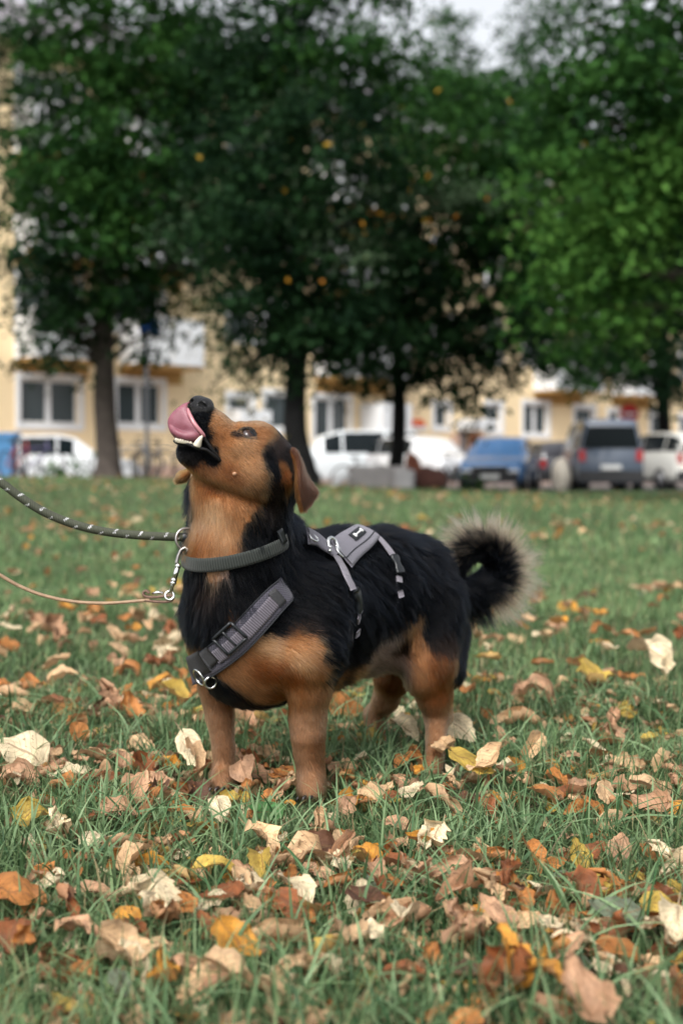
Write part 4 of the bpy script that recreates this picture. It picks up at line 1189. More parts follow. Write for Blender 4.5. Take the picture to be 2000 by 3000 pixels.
# ---- gear: ribbons laid on the coat
STRAP_PTS = []      # (points, half width) where fur is pressed flat
def ribbon(name, C, width, off, th, nc=6, closed=False, widths=None, N=None, press=True):
    C = np.asarray(C)
    n = len(C)
    T = np.roll(C, -1, 0) - np.roll(C, 1, 0) if closed else np.gradient(C, axis=0)
    T = nrm(T)
    if N is None:
        N = S.grad(C)
    X = nrm(np.cross(T, N))
    ws = np.full(n, width) if widths is None else np.asarray(widths)
    if press:
        STRAP_PTS.append((C.copy(), float(np.max(ws)) * .5))
    u = np.concatenate([[0], np.cumsum(np.linalg.norm(np.diff(C, axis=0), axis=1))])
    verts, st = [], []
    for side, o in ((1, off + th), (-1, off)):
        for k in range(nc + 1):
            v = (k / nc - .5)
            s = v if side == 1 else -v
            p = C + X * (s * ws)[:, None]
            edge = 1 - (abs(2 * v)) ** 6
            oo = o - (0.25 * th * (1 - edge) if side == 1 else 0)
            p = S.snap(p, oo) if side == 1 or True else p
            verts.append(p); st.append(np.stack([u, s * ws, np.full(n, s)], -1))
    m = 2 * (nc + 1)
    V = np.stack(verts, 1).reshape(-1, 3); ST = np.stack(st, 1).reshape(-1, 3)
    F = []
    for i in range(n if closed else n - 1):
        i2 = (i + 1) % n
        for k in range(m):
            k2 = (k + 1) % m
            F.append((i * m + k, i * m + k2, i2 * m + k2, i2 * m + k))
    F = np.array(F)
    if not closed:
        caps = [[ (0 * m + k), (0 * m + k + 1), (0 * m + m - 2 - k), (0 * m + m - 1 - k)] for k in range(nc)]
        e = (n - 1) * m
        caps += [[e + m - 1 - k, e + m - 2 - k, e + k + 1, e + k] for k in range(nc)]
        F = np.vstack([F, np.array(caps)])
    me = fast_mesh(name, V, F)
    a = me.attributes.new('st', 'FLOAT_VECTOR', 'POINT')
    a.data.foreach_set('vector', ST.astype(np.float32).ravel())
    return me

def mat_web(name, col, pitch=.0028, depth=.5, mesh=False):
    m, nt, out = new_mat(name)
    b = nt.nodes.new('ShaderNodeBsdfPrincipled')
    b.inputs['Roughness'].default_value = .75
    b.inputs['Specular IOR Level'].default_value = .25
    b.inputs['Sheen Weight'].default_value = .15
    at = nt.nodes.new('ShaderNodeAttribute'); at.attribute_name = 'st'
    sx = nt.nodes.new('ShaderNodeSeparateXYZ'); nt.links.new(at.outputs['Vector'], sx.inputs[0])
    def wave(sock, p):
        mu = nt.nodes.new('ShaderNodeMath'); mu.operation = 'MULTIPLY'; mu.inputs[1].default_value = 2 * math.pi / p
        nt.links.new(sock, mu.inputs[0])
        sn = nt.nodes.new('ShaderNodeMath'); sn.operation = 'SINE'; nt.links.new(mu.outputs[0], sn.inputs[0])
        return sn.outputs[0]
    w = wave(sx.outputs['X'], pitch)
    if mesh:
        w2 = wave(sx.outputs['Y'], pitch)
        mm = nt.nodes.new('ShaderNodeMath'); mm.operation = 'MULTIPLY'
        nt.links.new(w, mm.inputs[0]); nt.links.new(w2, mm.inputs[1]); w = mm.outputs[0]
    mr = nt.nodes.new('ShaderNodeMapRange')
    mr.inputs['From Min'].default_value = -1; mr.inputs['From Max'].default_value = 1
    mr.inputs['To Min'].default_value = 1 - depth; mr.inputs['To Max'].default_value = 1.0
    nt.links.new(w, mr.inputs['Value'])
    vm = nt.nodes.new('ShaderNodeVectorMath'); vm.operation = 'SCALE'; vm.inputs[0].default_value = col
    nt.links.new(mr.outputs[0], vm.inputs['Scale']); nt.links.new(vm.outputs[0], b.inputs['Base Color'])
    bp = nt.nodes.new('ShaderNodeBump'); bp.inputs['Strength'].default_value = .5; bp.inputs['Distance'].default_value = .0006
    nt.links.new(w, bp.inputs['Height']); nt.links.new(bp.outputs[0], b.inputs['Normal'])
    nt.links.new(b.outputs[0], out.inputs['Surface'])
    return m
M_WEB = mat_web('grey_webbing', (.145, .13, .155), .0030, .55)
M_WEB2 = mat_web('grey_girth_webbing', (.25, .23, .265), .0016, .3)
M_PAD = mat_web('grey_mesh_padding', (.085, .08, .105), .0042, .6, True)
M_PAD2 = mat_web('light_mesh_padding', (.20, .19, .225), .0030, .4, True)
M_COLLAR = mat_web('dark_green_webbing', (.036, .042, .037), .0033, .6)
M_PLASTIC = mat_simple('black_plastic', (.012, .014, .016), .35, spec=.4, noise=.2, scale=200)
M_BINDING = mat_simple('black_binding_cloth', (.010, .012, .016), .8)
M_PATCH = mat_simple('charcoal_cloth_patch', (.03, .03, .032), .8, noise=.2, scale=300, bump=.3)
M_STEEL = mat_simple('polished_steel', (.72, .73, .72), .18, 1.0)
M_STEEL_D = mat_simple('dull_steel', (.32, .30, .29), .32, 1.0, noise=.2, scale=150)
M_WHITE_TAG = mat_simple('white_print', (.75, .75, .75), .6)

HAR = thing('dog_harness', 'grey padded dog harness with black buckles worn by the dog', 'dog harness', (float(DOG_O[0]), float(DOG_O[1]), .2))
def hp(*pts, n=8):
    return S.snap(catmull(np.array([S.ray(x, y) for x, y in pts]), n))
# chest strap: padding, webbing, binding, slider
cs = hp((852, 1712), (825, 1734), (792, 1768), (745, 1822), (690, 1880), (635, 1925), (592, 1953), (570, 1968))
u_ = np.linspace(0, 1, len(cs)); psk = smooth(u_, .0, .17)
pad = ribbon('padding', cs, .0345, -.004 + .0085 * psk, .0024, 8, press=False)
STRAP_PTS.append((cs[psk > .75], .0172))
grp(HAR, 'chest_strap', pad, M_PAD, label='padded mesh strap across the chest')
wb = hp((800, 1760), (760, 1808), (700, 1872), (640, 1921), n=10)
grp(HAR, 'webbing', ribbon('webbing', wb, .0185, .0072, .0014, 6, press=False), M_WEB)
for q in (((812, 1744), (795, 1762)), ((633, 1908), (613, 1930))):
    pts = S.snap(np.linspace(S.ray(*q[0]), S.ray(*q[1]), 5))
    grp(HAR, 'stitched_patch', ribbon('stitched_patch', pts, .024, .0072, .0020, 5, press=False), M_PATCH)
pts = S.snap(np.linspace(S.ray(612, 1928), S.ray(575, 1958), 6))
grp(HAR, 'strap_end', ribbon('strap_end', pts, .031, .0072, .0024, 6, press=False), M_PATCH)
# slider buckle: two bars and two rails
def slider(c0, c1, w, off):
    P = S.snap(np.linspace(S.ray(*c0), S.ray(*c1), 7))
    T = nrm(P[-1] - P[0]); N = nrm(S.grad(P[3:4])[0]); X = nrm(np.cross(T, N))
    mb = MB()
    for i in (0, 3, 6):
        row = S.snap(P[i] + np.linspace(-w / 2, w / 2, 5)[:, None] * X, off)
        mb.tube(row, .0022 if i != 3 else .0016, 8)
    for sgn in (-1, 1):
        mb.tube(S.snap(P + X * sgn * w / 2, off), .0022, 8)
    return mb.mesh('slider_buckle', True)
grp(HAR, 'slider_buckle', slider((702, 1842), (655, 1888), .027, .0098), M_PLASTIC)
# binding edges of the pad
for sg in (-1, 1):
    e = cs + nrm(np.cross(nrm(np.gradient(cs, axis=0)), S.grad(cs))) * sg * .0175
    grp(HAR, 'binding', MB().tube(S.snap(e[7:], .0066), .0010, 6).mesh('binding', True), M_BINDING)
# chest ring at the low end
rc = S.snap(S.ray(598, 1976)[None], .008)[0]
grp(HAR, 'ring', MB().torus(rc, S.grad(rc[None])[0], .0115, .0017).mesh('ring', True), M_STEEL)
rc2 = S.snap(S.ray(626, 1992)[None], .006)[0]
grp(HAR, 'ring', MB().torus(rc2, S.grad(rc2[None])[0] + np.array([.8, 0, .3]), .008, .0015).mesh('ring', True), M_STEEL)
# back panel
bpn = hp((985, 1637), (1013, 1611), (1045, 1588), (1072, 1570), n=8)
grp(HAR, 'back_panel', ribbon('back_panel', bpn, .040, .008, .004, 8, widths=np.linspace(.046, .036, len(bpn))), M_PAD2, label='padded mesh panel along the spine')
e = bpn + nrm(np.cross(nrm(np.gradient(bpn, axis=0)), S.grad(bpn))) * .008
grp(HAR, 'seam', MB().tube(S.snap(e, .0122), .0009, 6).mesh('seam', True), M_BINDING)
tg = S.snap(np.linspace(S.ray(1019, 1594), S.ray(1049, 1573), 6))
tag_me = ribbon('label_patch', tg, .0125, .0125, .0012, 4, press=False)
tag_o = grp(HAR, 'label_patch', tag_me, M_BINDING, label='small black label with a white logo')
# white bone-like logo on the label
mb = MB()
L0, L1 = S.snap(tg[1:2], .0142)[0], S.snap(tg[4:5], .0142)[0]
mb.tube(np.linspace(L0, L1, 6), [.0022, .0014, .0012, .0012, .0014, .0021], 8)
_n = S.grad(L0[None])[0]; _x = nrm(np.cross(L1 - L0, _n))
for c in (L0, L1):
    for sg in (-1, 1):
        mb.ball(c + _x * sg * .0016, .0021, 10, 6, (1, 1, .9))
o = link('logo', mb.mesh('logo', True), M_WHITE_TAG, tag_o)
# girth straps with side-release buckles
def girth(pts, b0, b1, s1, e1, wd):
    c = hp(*pts, n=8)
    grp(HAR, 'girth_strap', ribbon('girth_strap', c, wd, .009, .0016, 5), M_WEB2)
    P = S.snap(np.linspace(S.ray(*b0), S.ray(*b1), 9))
    wds = np.array([.86, 1.0, 1.02, .78, .74, .80, 1.02, 1.04, .95]) * wd * 1.22
    grp(HAR, 'side_release_buckle', ribbon('side_release_buckle', P, wd, .009, .0055, 6, widths=wds), M_PLASTIC)
    for (a, b) in s1:
        P = S.snap(np.linspace(S.ray(*a), S.ray(*b), 4))
        grp(HAR, 'strap_tail', ribbon('strap_tail', P, wd * .85, .0095, .0022, 4), M_WEB2)
    P = S.snap(catmull(np.array([S.ray(*s1[0][0])] + [S.ray(*q) for q in e1]), 8))
    grp(HAR, 'girth_strap', ribbon('girth_strap', P, wd * .8, -.0014, .0016, 4, press=False), M_WEB2)
girth([(972, 1644), (988, 1670), (1003, 1700), (1018, 1733)], (1021, 1733), (1030, 1790),
      [((1029, 1799), (1030, 1813)), ((1029, 1841), (1029, 1858))], [(1029, 1858), (1025, 1920), (1012, 1985)], .0145)
girth([(1066, 1572), (1092, 1585), (1118, 1610), (1141, 1640)], (1140, 1638), (1160, 1686),
      [((1156, 1695), (1157, 1711)), ((1158, 1734), (1162, 1752))], [(1160, 1752), (1158, 1860), (1130, 1930)], .0125)
# neck loop seen behind the collar, rings on the back
nl = hp((972, 1640), (945, 1618), (915, 1592), (884, 1578), n=8)
grp(HAR, 'neck_loop', ribbon('neck_loop', nl, .026, .008, .004, 6), M_PAD2)
q = S.snap(S.ray(957, 1616)[None], .013)[0]
grp(HAR, 'ring', MB().torus(q, S.grad(q[None])[0] * .6 + np.array([.5, -.5, .1]), .0115, .0026, sx=.8).mesh('ring', True), M_STEEL)
q = S.snap(S.ray(978, 1633)[None], .012)[0]
grp(HAR, 'ring', MB().torus(q, S.grad(q[None])[0] * .5 + np.array([.8, -.1, .4]), .009, .0016).mesh('ring', True), M_STEEL)
q = S.snap(S.ray(896, 1587)[None], .012)[0]
grp(HAR, 'ring', MB().torus(q, S.grad(q[None])[0] + np.array([.3, -.1, .6]), .0070, .0013, sx=1.2).mesh('ring', True), M_STEEL)
grp(HAR, 'rivet', MB().ball(S.snap(S.ray(950, 1636)[None], .012)[0], .0028).ball(S.snap(S.ray(949, 1624)[None], .013)[0], .0024).mesh('rivet', True), M_STEEL)

# ---- collar: cut the neck with a tilted plane, follow the surface round
cc = W(702, 1596, 1.93)
e1 = nrm(W(838, 1566, 1.95) - W(562, 1640, 1.93)); e2 = np.array([0.0, -1.0, -.26]); e2 = nrm(e2 - np.dot(e2, e1) * e1)
loop = []
for a in np.linspace(0, 2 * math.pi, 72, endpoint=False):
    dr = math.cos(a) * e1 + math.sin(a) * e2
    rr = np.arange(.03, .16, .0008)
    v = S.at(cc + rr[:, None] * dr)
    i = np.argmax(v > 0.001)
    loop.append(rr[i])
loop = np.array(loop)
for _ in range(3):
    loop = (np.roll(loop, 1) + loop + np.roll(loop, -1)) / 3
an = np.linspace(0, 2 * math.pi, 72, endpoint=False)
loop = cc + loop[:, None] * (np.cos(an)[:, None] * e1 + np.sin(an)[:, None] * e2)
COLR = thing('dog_collar', 'dark green webbing collar around the neck of the dog', 'dog collar', tuple(map(float, (cc[0], cc[1], cc[2]))))
lpx = 1000 + loop[:, 0] / loop[:, 1] * FPX
sink = smooth(lpx, 826, 858)                     # the ruff hides the collar at the nape
grp(COLR, 'band', ribbon('band', S.snap(loop, 0), .0180, .0042 - .0078 * sink, .0022, 5, closed=True, press=False), M_COLLAR)
STRAP_PTS.append((loop[sink < .4], .0088))
P = S.snap(np.linspace(S.ray(806, 1576), S.ray(819, 1566), 4))
grp(COLR, 'keeper', ribbon('keeper', P, .021, .0066, .0026, 5), M_PLASTIC)

# D ring and snap hook in front of the neck, two leads
RC = W(547, 1580, 1.905)
RING_AX = nrm(np.array([.35, -.9, .1]))
grp(COLR, 'ring', MB().torus(RC, RING_AX, .0148, .0019, 36, 8, sx=1.0).mesh('ring', True), M_STEEL_D)
LEAD = thing('leather_lead', 'thin tan leather lead with a steel snap hook hanging in a low curve', 'dog lead', tuple(map(float, W(510, 1760, 1.90))))
mb = MB()
h0, h1 = W(535, 1612, 1.898), W(497, 1745, 1.892)
hv = h1 - h0
def hpnt(t, ox=0.0, oz=0.0):
    return h0 + hv * t + np.array([ox, 0, oz])
mb.tube([hpnt(.36), hpnt(.5), hpnt(.64)], [.0034, .0034, .0034], 12)
mb.ball(hpnt(.35), .0042); mb.ball(hpnt(.66), .0042)
mb.tube([hpnt(.66), hpnt(.70), hpnt(.95)], [.0022, .0026, .0024], 10)
mb.ball(hpnt(.72), .0038, sc=(1.2, 1, .7))
ob = grp(LEAD, 'snap_hook', mb.mesh('snap_hook', True), M_STEEL, label='bright steel bolt of the snap hook')
mb = MB()
mb.tube([hpnt(.36), hpnt(.26, -.0035), hpnt(.12, -.0035), hpnt(.0, -.0025), hpnt(-.06, .002), hpnt(-.02, .0065), hpnt(.10, .005)], [.003, .0026, .0022, .0021, .002, .0019, .0016], 10)
grp(LEAD, 'hook', mb.mesh('hook', True), M_STEEL_D)
grp(LEAD, 'swivel_ring', MB().torus(hpnt(1.0), (.1, -.9, .3), .0058, .0017).mesh('swivel_ring', True), M_STEEL)
def lead_band(pts, w, th, name):
    P = catmull(np.array(pts), 10)
    T = nrm(np.gradient(P, axis=0)); N = nrm(np.cross(T, [0, -1.0, 0])); N = np.where(N[:, 2:3] < 0, -N, N)
    X = np.array([0, 1.0, .0])
    mb = MB(); vs = []; ring = []
    for a in np.linspace(0, 2 * math.pi, 10, endpoint=False):
        ring.append((math.copysign(abs(math.cos(a)) ** .6, math.cos(a)) * w / 2, math.copysign(abs(math.sin(a)) ** .6, math.sin(a)) * th / 2))
    k = len(ring)
    for i in range(len(P)):
        for (a, b) in ring: vs.append(P[i] + X * a + N[i] * b)
    fs = [(i * k + j, i * k + (j + 1) % k, (i + 1) * k + (j + 1) % k, (i + 1) * k + j) for i in range(len(P) - 1) for j in range(k)]
    fs += [tuple(range(k)), tuple((len(P) - 1) * k + j for j in range(k))]
    return mb.add(vs, fs).mesh(name, True)
M_LEATHER = mat_simple('tan_leather', (.33, .215, .13), .5, noise=.25, scale=60, bump=.3, bscale=400)
M_LEATHER_D = mat_simple('brown_leather', (.15, .085, .058), .6, noise=.25, scale=120, bump=.3, bscale=500)
LD = 1.895
grp(LEAD, 'strap', lead_band([W(-70, 1640, 1.85), W(0, 1684, 1.86), W(60, 1718, 1.868), W(130, 1745, 1.876), W(220, 1763, 1.884), W(310, 1767, 1.89), W(390, 1762, LD), W(440, 1757, LD)], .009, .0042, 'strap'), M_LEATHER)
grp(LEAD, 'stitched_loop', lead_band([W(425, 1759, LD), W(470, 1763, LD), (W(500, 1761, LD)), W(508, 1748, LD), W(492, 1745, LD), W(460, 1749, LD), W(430, 1748, LD), W(420, 1738, LD), W(428, 1731, LD), W(438, 1738, LD)], .0095, .0036, 'stitched_loop'), M_LEATHER_D, label='folded brown leather end of the lead')
grp(LEAD, 'rivet', MB().tube([W(446, 1739, LD), W(462, 1736, LD), W(480, 1737, LD)], [.0012, .0026, .0012], 10).mesh('rivet', True), M_STEEL)
ROPE = thing('rope_lead', 'thick dark green rope lead with light flecks curving down to the collar', 'dog lead', tuple(map(float, W(520, 1570, 1.90))))
rp = catmull(np.array([W(-80, 1370, 1.845), W(0, 1412, 1.85), W(60, 1456, 1.856), W(130, 1500, 1.862), W(215, 1535, 1.87), W(300, 1556, 1.878), W(390, 1567, 1.888), W(480, 1572, 1.898), W(548, 1574, 1.915), W(575, 1576, 1.93)]), 14)
rl = np.concatenate([[0], np.cumsum(np.linalg.norm(np.diff(rp, axis=0), axis=1))])
us = np.linspace(0, rl[-1], 420)
RP = np.stack([np.interp(us, rl, rp[:, i]) for i in range(3)], -1)
T = nrm(np.gradient(RP, axis=0)); Xr = nrm(np.cross(T, [0, 0, 1.0])); Yr = np.cross(Xr, T)
nn = 28
aa = np.linspace(0, 2 * math.pi, nn, endpoint=False)
rad = pxm(12.2, 1.88) * (1 + .03 * np.sign(np.sin(us[:, None] * 2 * math.pi / .0034 + aa[None] * 6) * np.sin(us[:, None] * 2 * math.pi / .0034 - aa[None] * 6)))
V = RP[:, None, :] + rad[..., None] * (np.cos(aa)[None, :, None] * Xr[:, None, :] + np.sin(aa)[None, :, None] * Yr[:, None, :])
idx = np.arange(len(RP) * nn).reshape(len(RP), nn)
Fq = np.stack([idx[:-1], np.roll(idx[:-1], -1, 1), np.roll(idx[1:], -1, 1), idx[1:]], -1).reshape(-1, 4)
rm = fast_mesh('rope', V.reshape(-1, 3), Fq)
rope_base = np.array([.065, .07, .05])
cols = np.tile(rope_base, (len(RP), nn, 1)) * (0.75 + .5 * (np.sin(us[:, None] * 2 * math.pi / .0034 + aa[None] * 6) > 0))[..., None]
# pairs of helical tracer threads in white and black
ph = (us[:, None] / .0335 - aa[None] / (2 * math.pi) * .55) % 1.0
tr = ph < .10
fleck = (np.floor(us[:, None] / .0017 + aa[None] * 3) % 2) == 0
cols[tr & fleck] = (.65, .65, .65); cols[tr & ~fleck] = (.01, .01, .012)
set_col(rm, cols.reshape(-1, 3))
grp(ROPE, 'rope', rm, mat_attr('braided_rope', .8, spec=.2))
grp(ROPE, 'end_sleeve', MB().tube([W(532, 1574, 1.907), W(556, 1575, 1.918), W(575, 1576, 1.93)], pxm(13.2, 1.88), 16).mesh('end_sleeve', True), M_PLASTIC)
# ------------------------------------------------------------------ head parts
M_SKIN = mat_attr('skin_and_undercoat', .85, spec=.15, jitter=.15, scale=90)
bcol = coat(DV)
_t, _, _, _ = tail_of(DV)
bcol[_t] = BLK
body_me = fast_mesh('body', DV, DF)
set_col(body_me, bcol * .8)
dchild('body', body_me, M_SKIN)

# nose: its own finely sculpted pad with two nostrils
NC = W(583, 1188, 1.862)
NS = SDF(NC - .032, NC + .032, .0007)
nf = nrm(HH + np.array([.05, -.75, .15])); nu = nrm(HU - np.dot(HU, nf) * nf); nsd = np.cross(nu, nf)
n0 = NC - nf * .004
NS.cone(n0 - nsd * .0065, n0 + nsd * .0065, .0125, .0125, .004)
NS.cone(n0 + nu * .004 - nsd * .006, n0 + nu * .004 + nsd * .006, .0105, .0105, .004)
NS.cone(n0 - nu * .007, n0 - nu * .012, .0085, .006, .004)
for sg in (-1, 1):
    a = n0 + nsd * sg * .0085 + nf * .0115 - nu * .0005
    NS.cone(a, a + nsd * sg * .0045 - nf * .004, .0038, .0034, .0015, None, True)
    NS.cone(a + nsd * sg * .004 - nu * .001, a + nsd * sg * .011 - nu * .004 - nf * .006, .0020, .0014, .001, None, True)
NS.cone(n0 + nf * .0135 + nu * .001, n0 + nf * .010 - nu * .014, .0010, .0012, .001, None, True)
nv, nff = NS.mesh()
M_NOSE = mat_simple('wet_black_nose', (.004, .004, .005), .30, noise=.3, scale=400, bump=.55, bscale=1400, coat=.25, spec=.3)
dchild('nose', fast_mesh('nose', nv, nff), M_NOSE)

# tongue: a curved sheet, licking up over the upper lip
def sheet(name, rows, th, sub=6):
    """rows: grid of (px,py,d); smooth both ways, give thickness"""
    G = np.array([[W(*p) for p in r] for r in rows])
    G = np.stack([catmull(G[:, j], sub) for j in range(G.shape[1])], 1)
    G = np.stack([catmull(G[i], sub) for i in range(G.shape[0])], 0)
    n, m = G.shape[:2]
    du = np.gradient(G, axis=0); dv = np.gradient(G, axis=1)
    N = nrm(np.cross(du, dv))
    if (N[n // 2, m // 2] @ np.array([0, -1, 0])) < 0: N = -N
    uu = np.linspace(-1, 1, n)[:, None]; vv = np.linspace(-1, 1, m)[None]
    t = th * np.clip(1 - np.maximum(abs(uu) ** 8, abs(vv) ** 6) * .85, .12, 1)[..., None]
    A = (G + N * t / 2).reshape(-1, 3); Bk = (G - N * t / 2).reshape(-1, 3)
    I = np.arange(n * m).reshape(n, m)
    q = np.stack([I[:-1, :-1], I[:-1, 1:], I[1:, 1:], I[1:, :-1]], -1).reshape(-1, 4)
    k = n * m
    F = [q, q[:, ::-1] + k]
    for line in (I[0], I[-1][::-1], I[:, 0][::-1], I[:, -1]):
        F.append(np.stack([line[:-1], line[:-1] + k, line[1:] + k, line[1:]], -1))
    return G, N, fast_mesh(name, np.vstack([A, Bk]), np.concatenate(F))
rows = [
 [(556,1178,1.866),(550,1184,1.856),(549,1196,1.852),(552,1206,1.852)],
 [(534,1190,1.866),(528,1198,1.855),(538,1215,1.850),(557,1226,1.846)],
 [(512,1208,1.868),(505,1222,1.853),(530,1240,1.848),(567,1243,1.842)],
 [(499,1230,1.868),(499,1242,1.853),(532,1262,1.848),(580,1258,1.840)],
 [(502,1258,1.868),(508,1266,1.849),(545,1280,1.842),(593,1274,1.842)],
 [(518,1284,1.870),(524,1289,1.858),(556,1296,1.852),(598,1289,1.850)],
]
_, _, tm = sheet('tongue', rows, .0052)
def mat_tongue():
    m, nt, out = new_mat('wet_pink_tongue')
    b = nt.nodes.new('ShaderNodeBsdfPrincipled')
    b.inputs['Roughness'].default_value = .5
    b.inputs['Specular IOR Level'].default_value = .3
    b.inputs['Subsurface Weight'].default_value = .35
    b.inputs['Subsurface Radius'].default_value = (.006, .002, .002)
    b.inputs['Subsurface Scale'].default_value = 1.0
    b.inputs['Coat Weight'].default_value = .08
    tc = nt.nodes.new('ShaderNodeTexCoord')
    nz = nt.nodes.new('ShaderNodeTexNoise'); nz.inputs['Scale'].default_value = 45; nz.inputs['Detail'].default_value = 5
    nt.links.new(tc.outputs['Object'], nz.inputs['Vector'])
    cr = nt.nodes.new('ShaderNodeValToRGB')
    cr.color_ramp.elements[0].position = .3; cr.color_ramp.elements[0].color = (.15, .038, .055, 1)
    cr.color_ramp.elements[1].position = .75; cr.color_ramp.elements[1].color = (.28, .105, .135, 1)
    nt.links.new(nz.outputs['Fac'], cr.inputs[0]); nt.links.new(cr.outputs[0], b.inputs['Base Color'])
    v = nt.nodes.new('ShaderNodeTexVoronoi'); v.inputs['Scale'].default_value = 900
    nt.links.new(tc.outputs['Object'], v.inputs['Vector'])
    bp = nt.nodes.new('ShaderNodeBump'); bp.inputs['Strength'].default_value = .35; bp.inputs['Distance'].default_value = .0006
    nt.links.new(v.outputs['Distance'], bp.inputs['Height']); nt.links.new(bp.outputs[0], b.inputs['Normal'])
    nt.links.new(b.outputs[0], out.inputs['Surface'])
    return m
M_TONGUE = mat_tongue()
dchild('tongue', tm, M_TONGUE)
rim = catmull(np.array([W(x, y, d) for x, y, d in [(550,1198,1.853),(557,1216,1.846),(568,1238,1.840),(582,1257,1.838),(596,1274,1.840),(600,1285,1.845)]]), 6)
dchild('tongue_rim', MB().tube(rim, [.0016 + .0012 * math.sin(math.pi * t) for t in np.linspace(.1, 1, len(rim))], 8).mesh('tongue_rim', True), mat_simple('pale_pink_rim', (.42, .17, .19), .3, coat=.3), label='pale raised edge of the tongue')
# teeth
M_TOOTH = mat_simple('tooth', (.62, .56, .45), .25, noise=.08, scale=200, coat=.2)
def tooth(b, t, r0, r1, nme='tooth'):
    P = catmull(np.array([W(*b), (W(*b) + W(*t)) / 2 + np.array([-.0006, -.0006, 0]), W(*t)]), 4)
    rr = [r0 * (1 - s) ** .7 + r1 * s for s in np.linspace(0, 1, len(P))]
    dchild(nme, MB().tube(P, rr, 8).mesh(nme, True), M_TOOTH)
tooth((577, 1306, 1.839), (593, 1276, 1.836), .0058, .0008, 'canine_tooth')
for x, y in ((518, 1288), (524, 1290), (531, 1291), (538, 1292), (545, 1293), (552, 1294), (560, 1296)):
    tooth((x, y + 5, 1.846), (x - 1 + (x > 540), y - 5 + (x > 540) * 2, 1.844), .0022 if x != 560 else .003, .0009)
tooth((521, 1296, 1.862), (516, 1276, 1.862), .0034, .0009, 'canine_tooth')
# black lip edges
M_LIP = mat_simple('black_lip', (.006, .0055, .006), .5, spec=.25, noise=.3, scale=200, bump=.3)
lp = catmull(np.array([W(x, y, d) for x, y, d in [(512,1292,1.866),(522,1298,1.852),(550,1301,1.845),(578,1312,1.839),(604,1318,1.840),(628,1336,1.845),(645,1350,1.850)]]), 6)
dchild('lip', MB().tube(lp, .0022, 8).mesh('lip', True), M_LIP)
lp = catmull(np.array([W(x, y, d) for x, y, d in [(560,1222,1.852),(576,1248,1.845),(594,1272,1.842),(604,1292,1.843),(622,1318,1.845),(642,1346,1.850)]]), 6)
dchild('lip', MB().tube(lp, .0024, 8).mesh('lip', True), M_LIP)

# eye
def mat_eye():
    m, nt, out = new_mat('dog_eye')
    b = nt.nodes.new('ShaderNodeBsdfPrincipled')
    b.inputs['Roughness'].default_value = .04; b.inputs['Coat Weight'].default_value = 0.0
    at = nt.nodes.new('ShaderNodeAttribute'); at.attribute_name = 'Col'
    nt.links.new(at.outputs['Color'], b.inputs['Base Color'])
    nt.links.new(b.outputs[0], out.inputs['Surface'])
    return m
er = .0106
_eg = S.grad(_e[None])[0]
eb = MB().ball(EYE_C + _eg * .0022, er, 40, 28)
em = eb.mesh('eyeball', True)
ev = np.array(eb.v) - (EYE_C + _eg * .0022)
look = nrm(nrm(_eg) + .25 * HH + .25 * HU)
ang = np.arccos(np.clip(nrm(ev) @ look, -1, 1))
ec = np.where((ang < .55)[:, None], (.004, .004, .005), np.where((ang < 1.0)[:, None], (.030, .012, .006), (.055, .045, .045)))
set_col(em, ec)
dchild('eye', em, mat_eye())
def lid(pts, r, nm, d=.0015):
    P = []
    for x, y in pts:
        p = S.ray(x, y); c = EYE_C + _eg * .0022
        v = p - c; l = np.linalg.norm(v)
        P.append(c + v / l * max(l, er + .0006))
    P = catmull(np.array(P), 5)
    dchild(nm, MB().tube(P, [r * (.45 + .55 * math.sin(math.pi * t)) for t in np.linspace(0, 1, len(P))], 8).mesh(nm, True), M_LIP)
lid([(694,1267),(704,1260),(717,1256),(731,1257),(742,1264),(749,1276),(750,1288)], .0030, 'eyelid')
lid([(694,1267),(702,1275),(714,1281),(728,1285),(740,1287),(750,1288)], .0020, 'eyelid')

# ears
def ear_rows(off=0):
    return [
     [(844,1324,1.908),(851,1315,1.900),(858,1312,1.902),(864,1322,1.910)],
     [(863,1353,1.893),(869,1350,1.882),(876,1352,1.886),(882,1362,1.902)],
     [(869,1386,1.886),(875,1385,1.874),(883,1383,1.880),(893,1390,1.898)],
     [(870,1420,1.884),(876,1421,1.873),(892,1415,1.878),(911,1418,1.894)],
     [(873,1454,1.884),(880,1456,1.875),(903,1449,1.880),(929,1445,1.890)],
     [(884,1491,1.882),(888,1490,1.879),(899,1482,1.880),(913,1470,1.884)]]
EG, EN, ear_me = sheet('ear', ear_rows(), .0042)
set_col(ear_me, (.09, .042, .024))
dchild('ear', ear_me, M_SKIN, label='near ear folded back with a rusty rim')
FG, FN, far_me = sheet('ear', [
     [(566,1378,1.935),(560,1384,1.93),(556,1394,1.93)],
     [(548,1380,1.935),(543,1392,1.925),(547,1408,1.93)],
     [(530,1386,1.935),(528,1398,1.925),(535,1412,1.93)],
     [(519,1403,1.935),(519,1408,1.93),(523,1412,1.932)]], .0042)
set_col(far_me, (.20, .095, .035))
dchild('ear', far_me, M_SKIN, label='tip of the far ear showing behind the jaw')
# wart on the cheek
wp = S.ray(688, 1388)
dchild('wart', MB().ball(wp + S.grad(wp[None])[0] * .0008, .0032, sc=(1, 1, .9)).mesh('wart', True), mat_simple('pale_wart', (.33, .18, .10), .5))
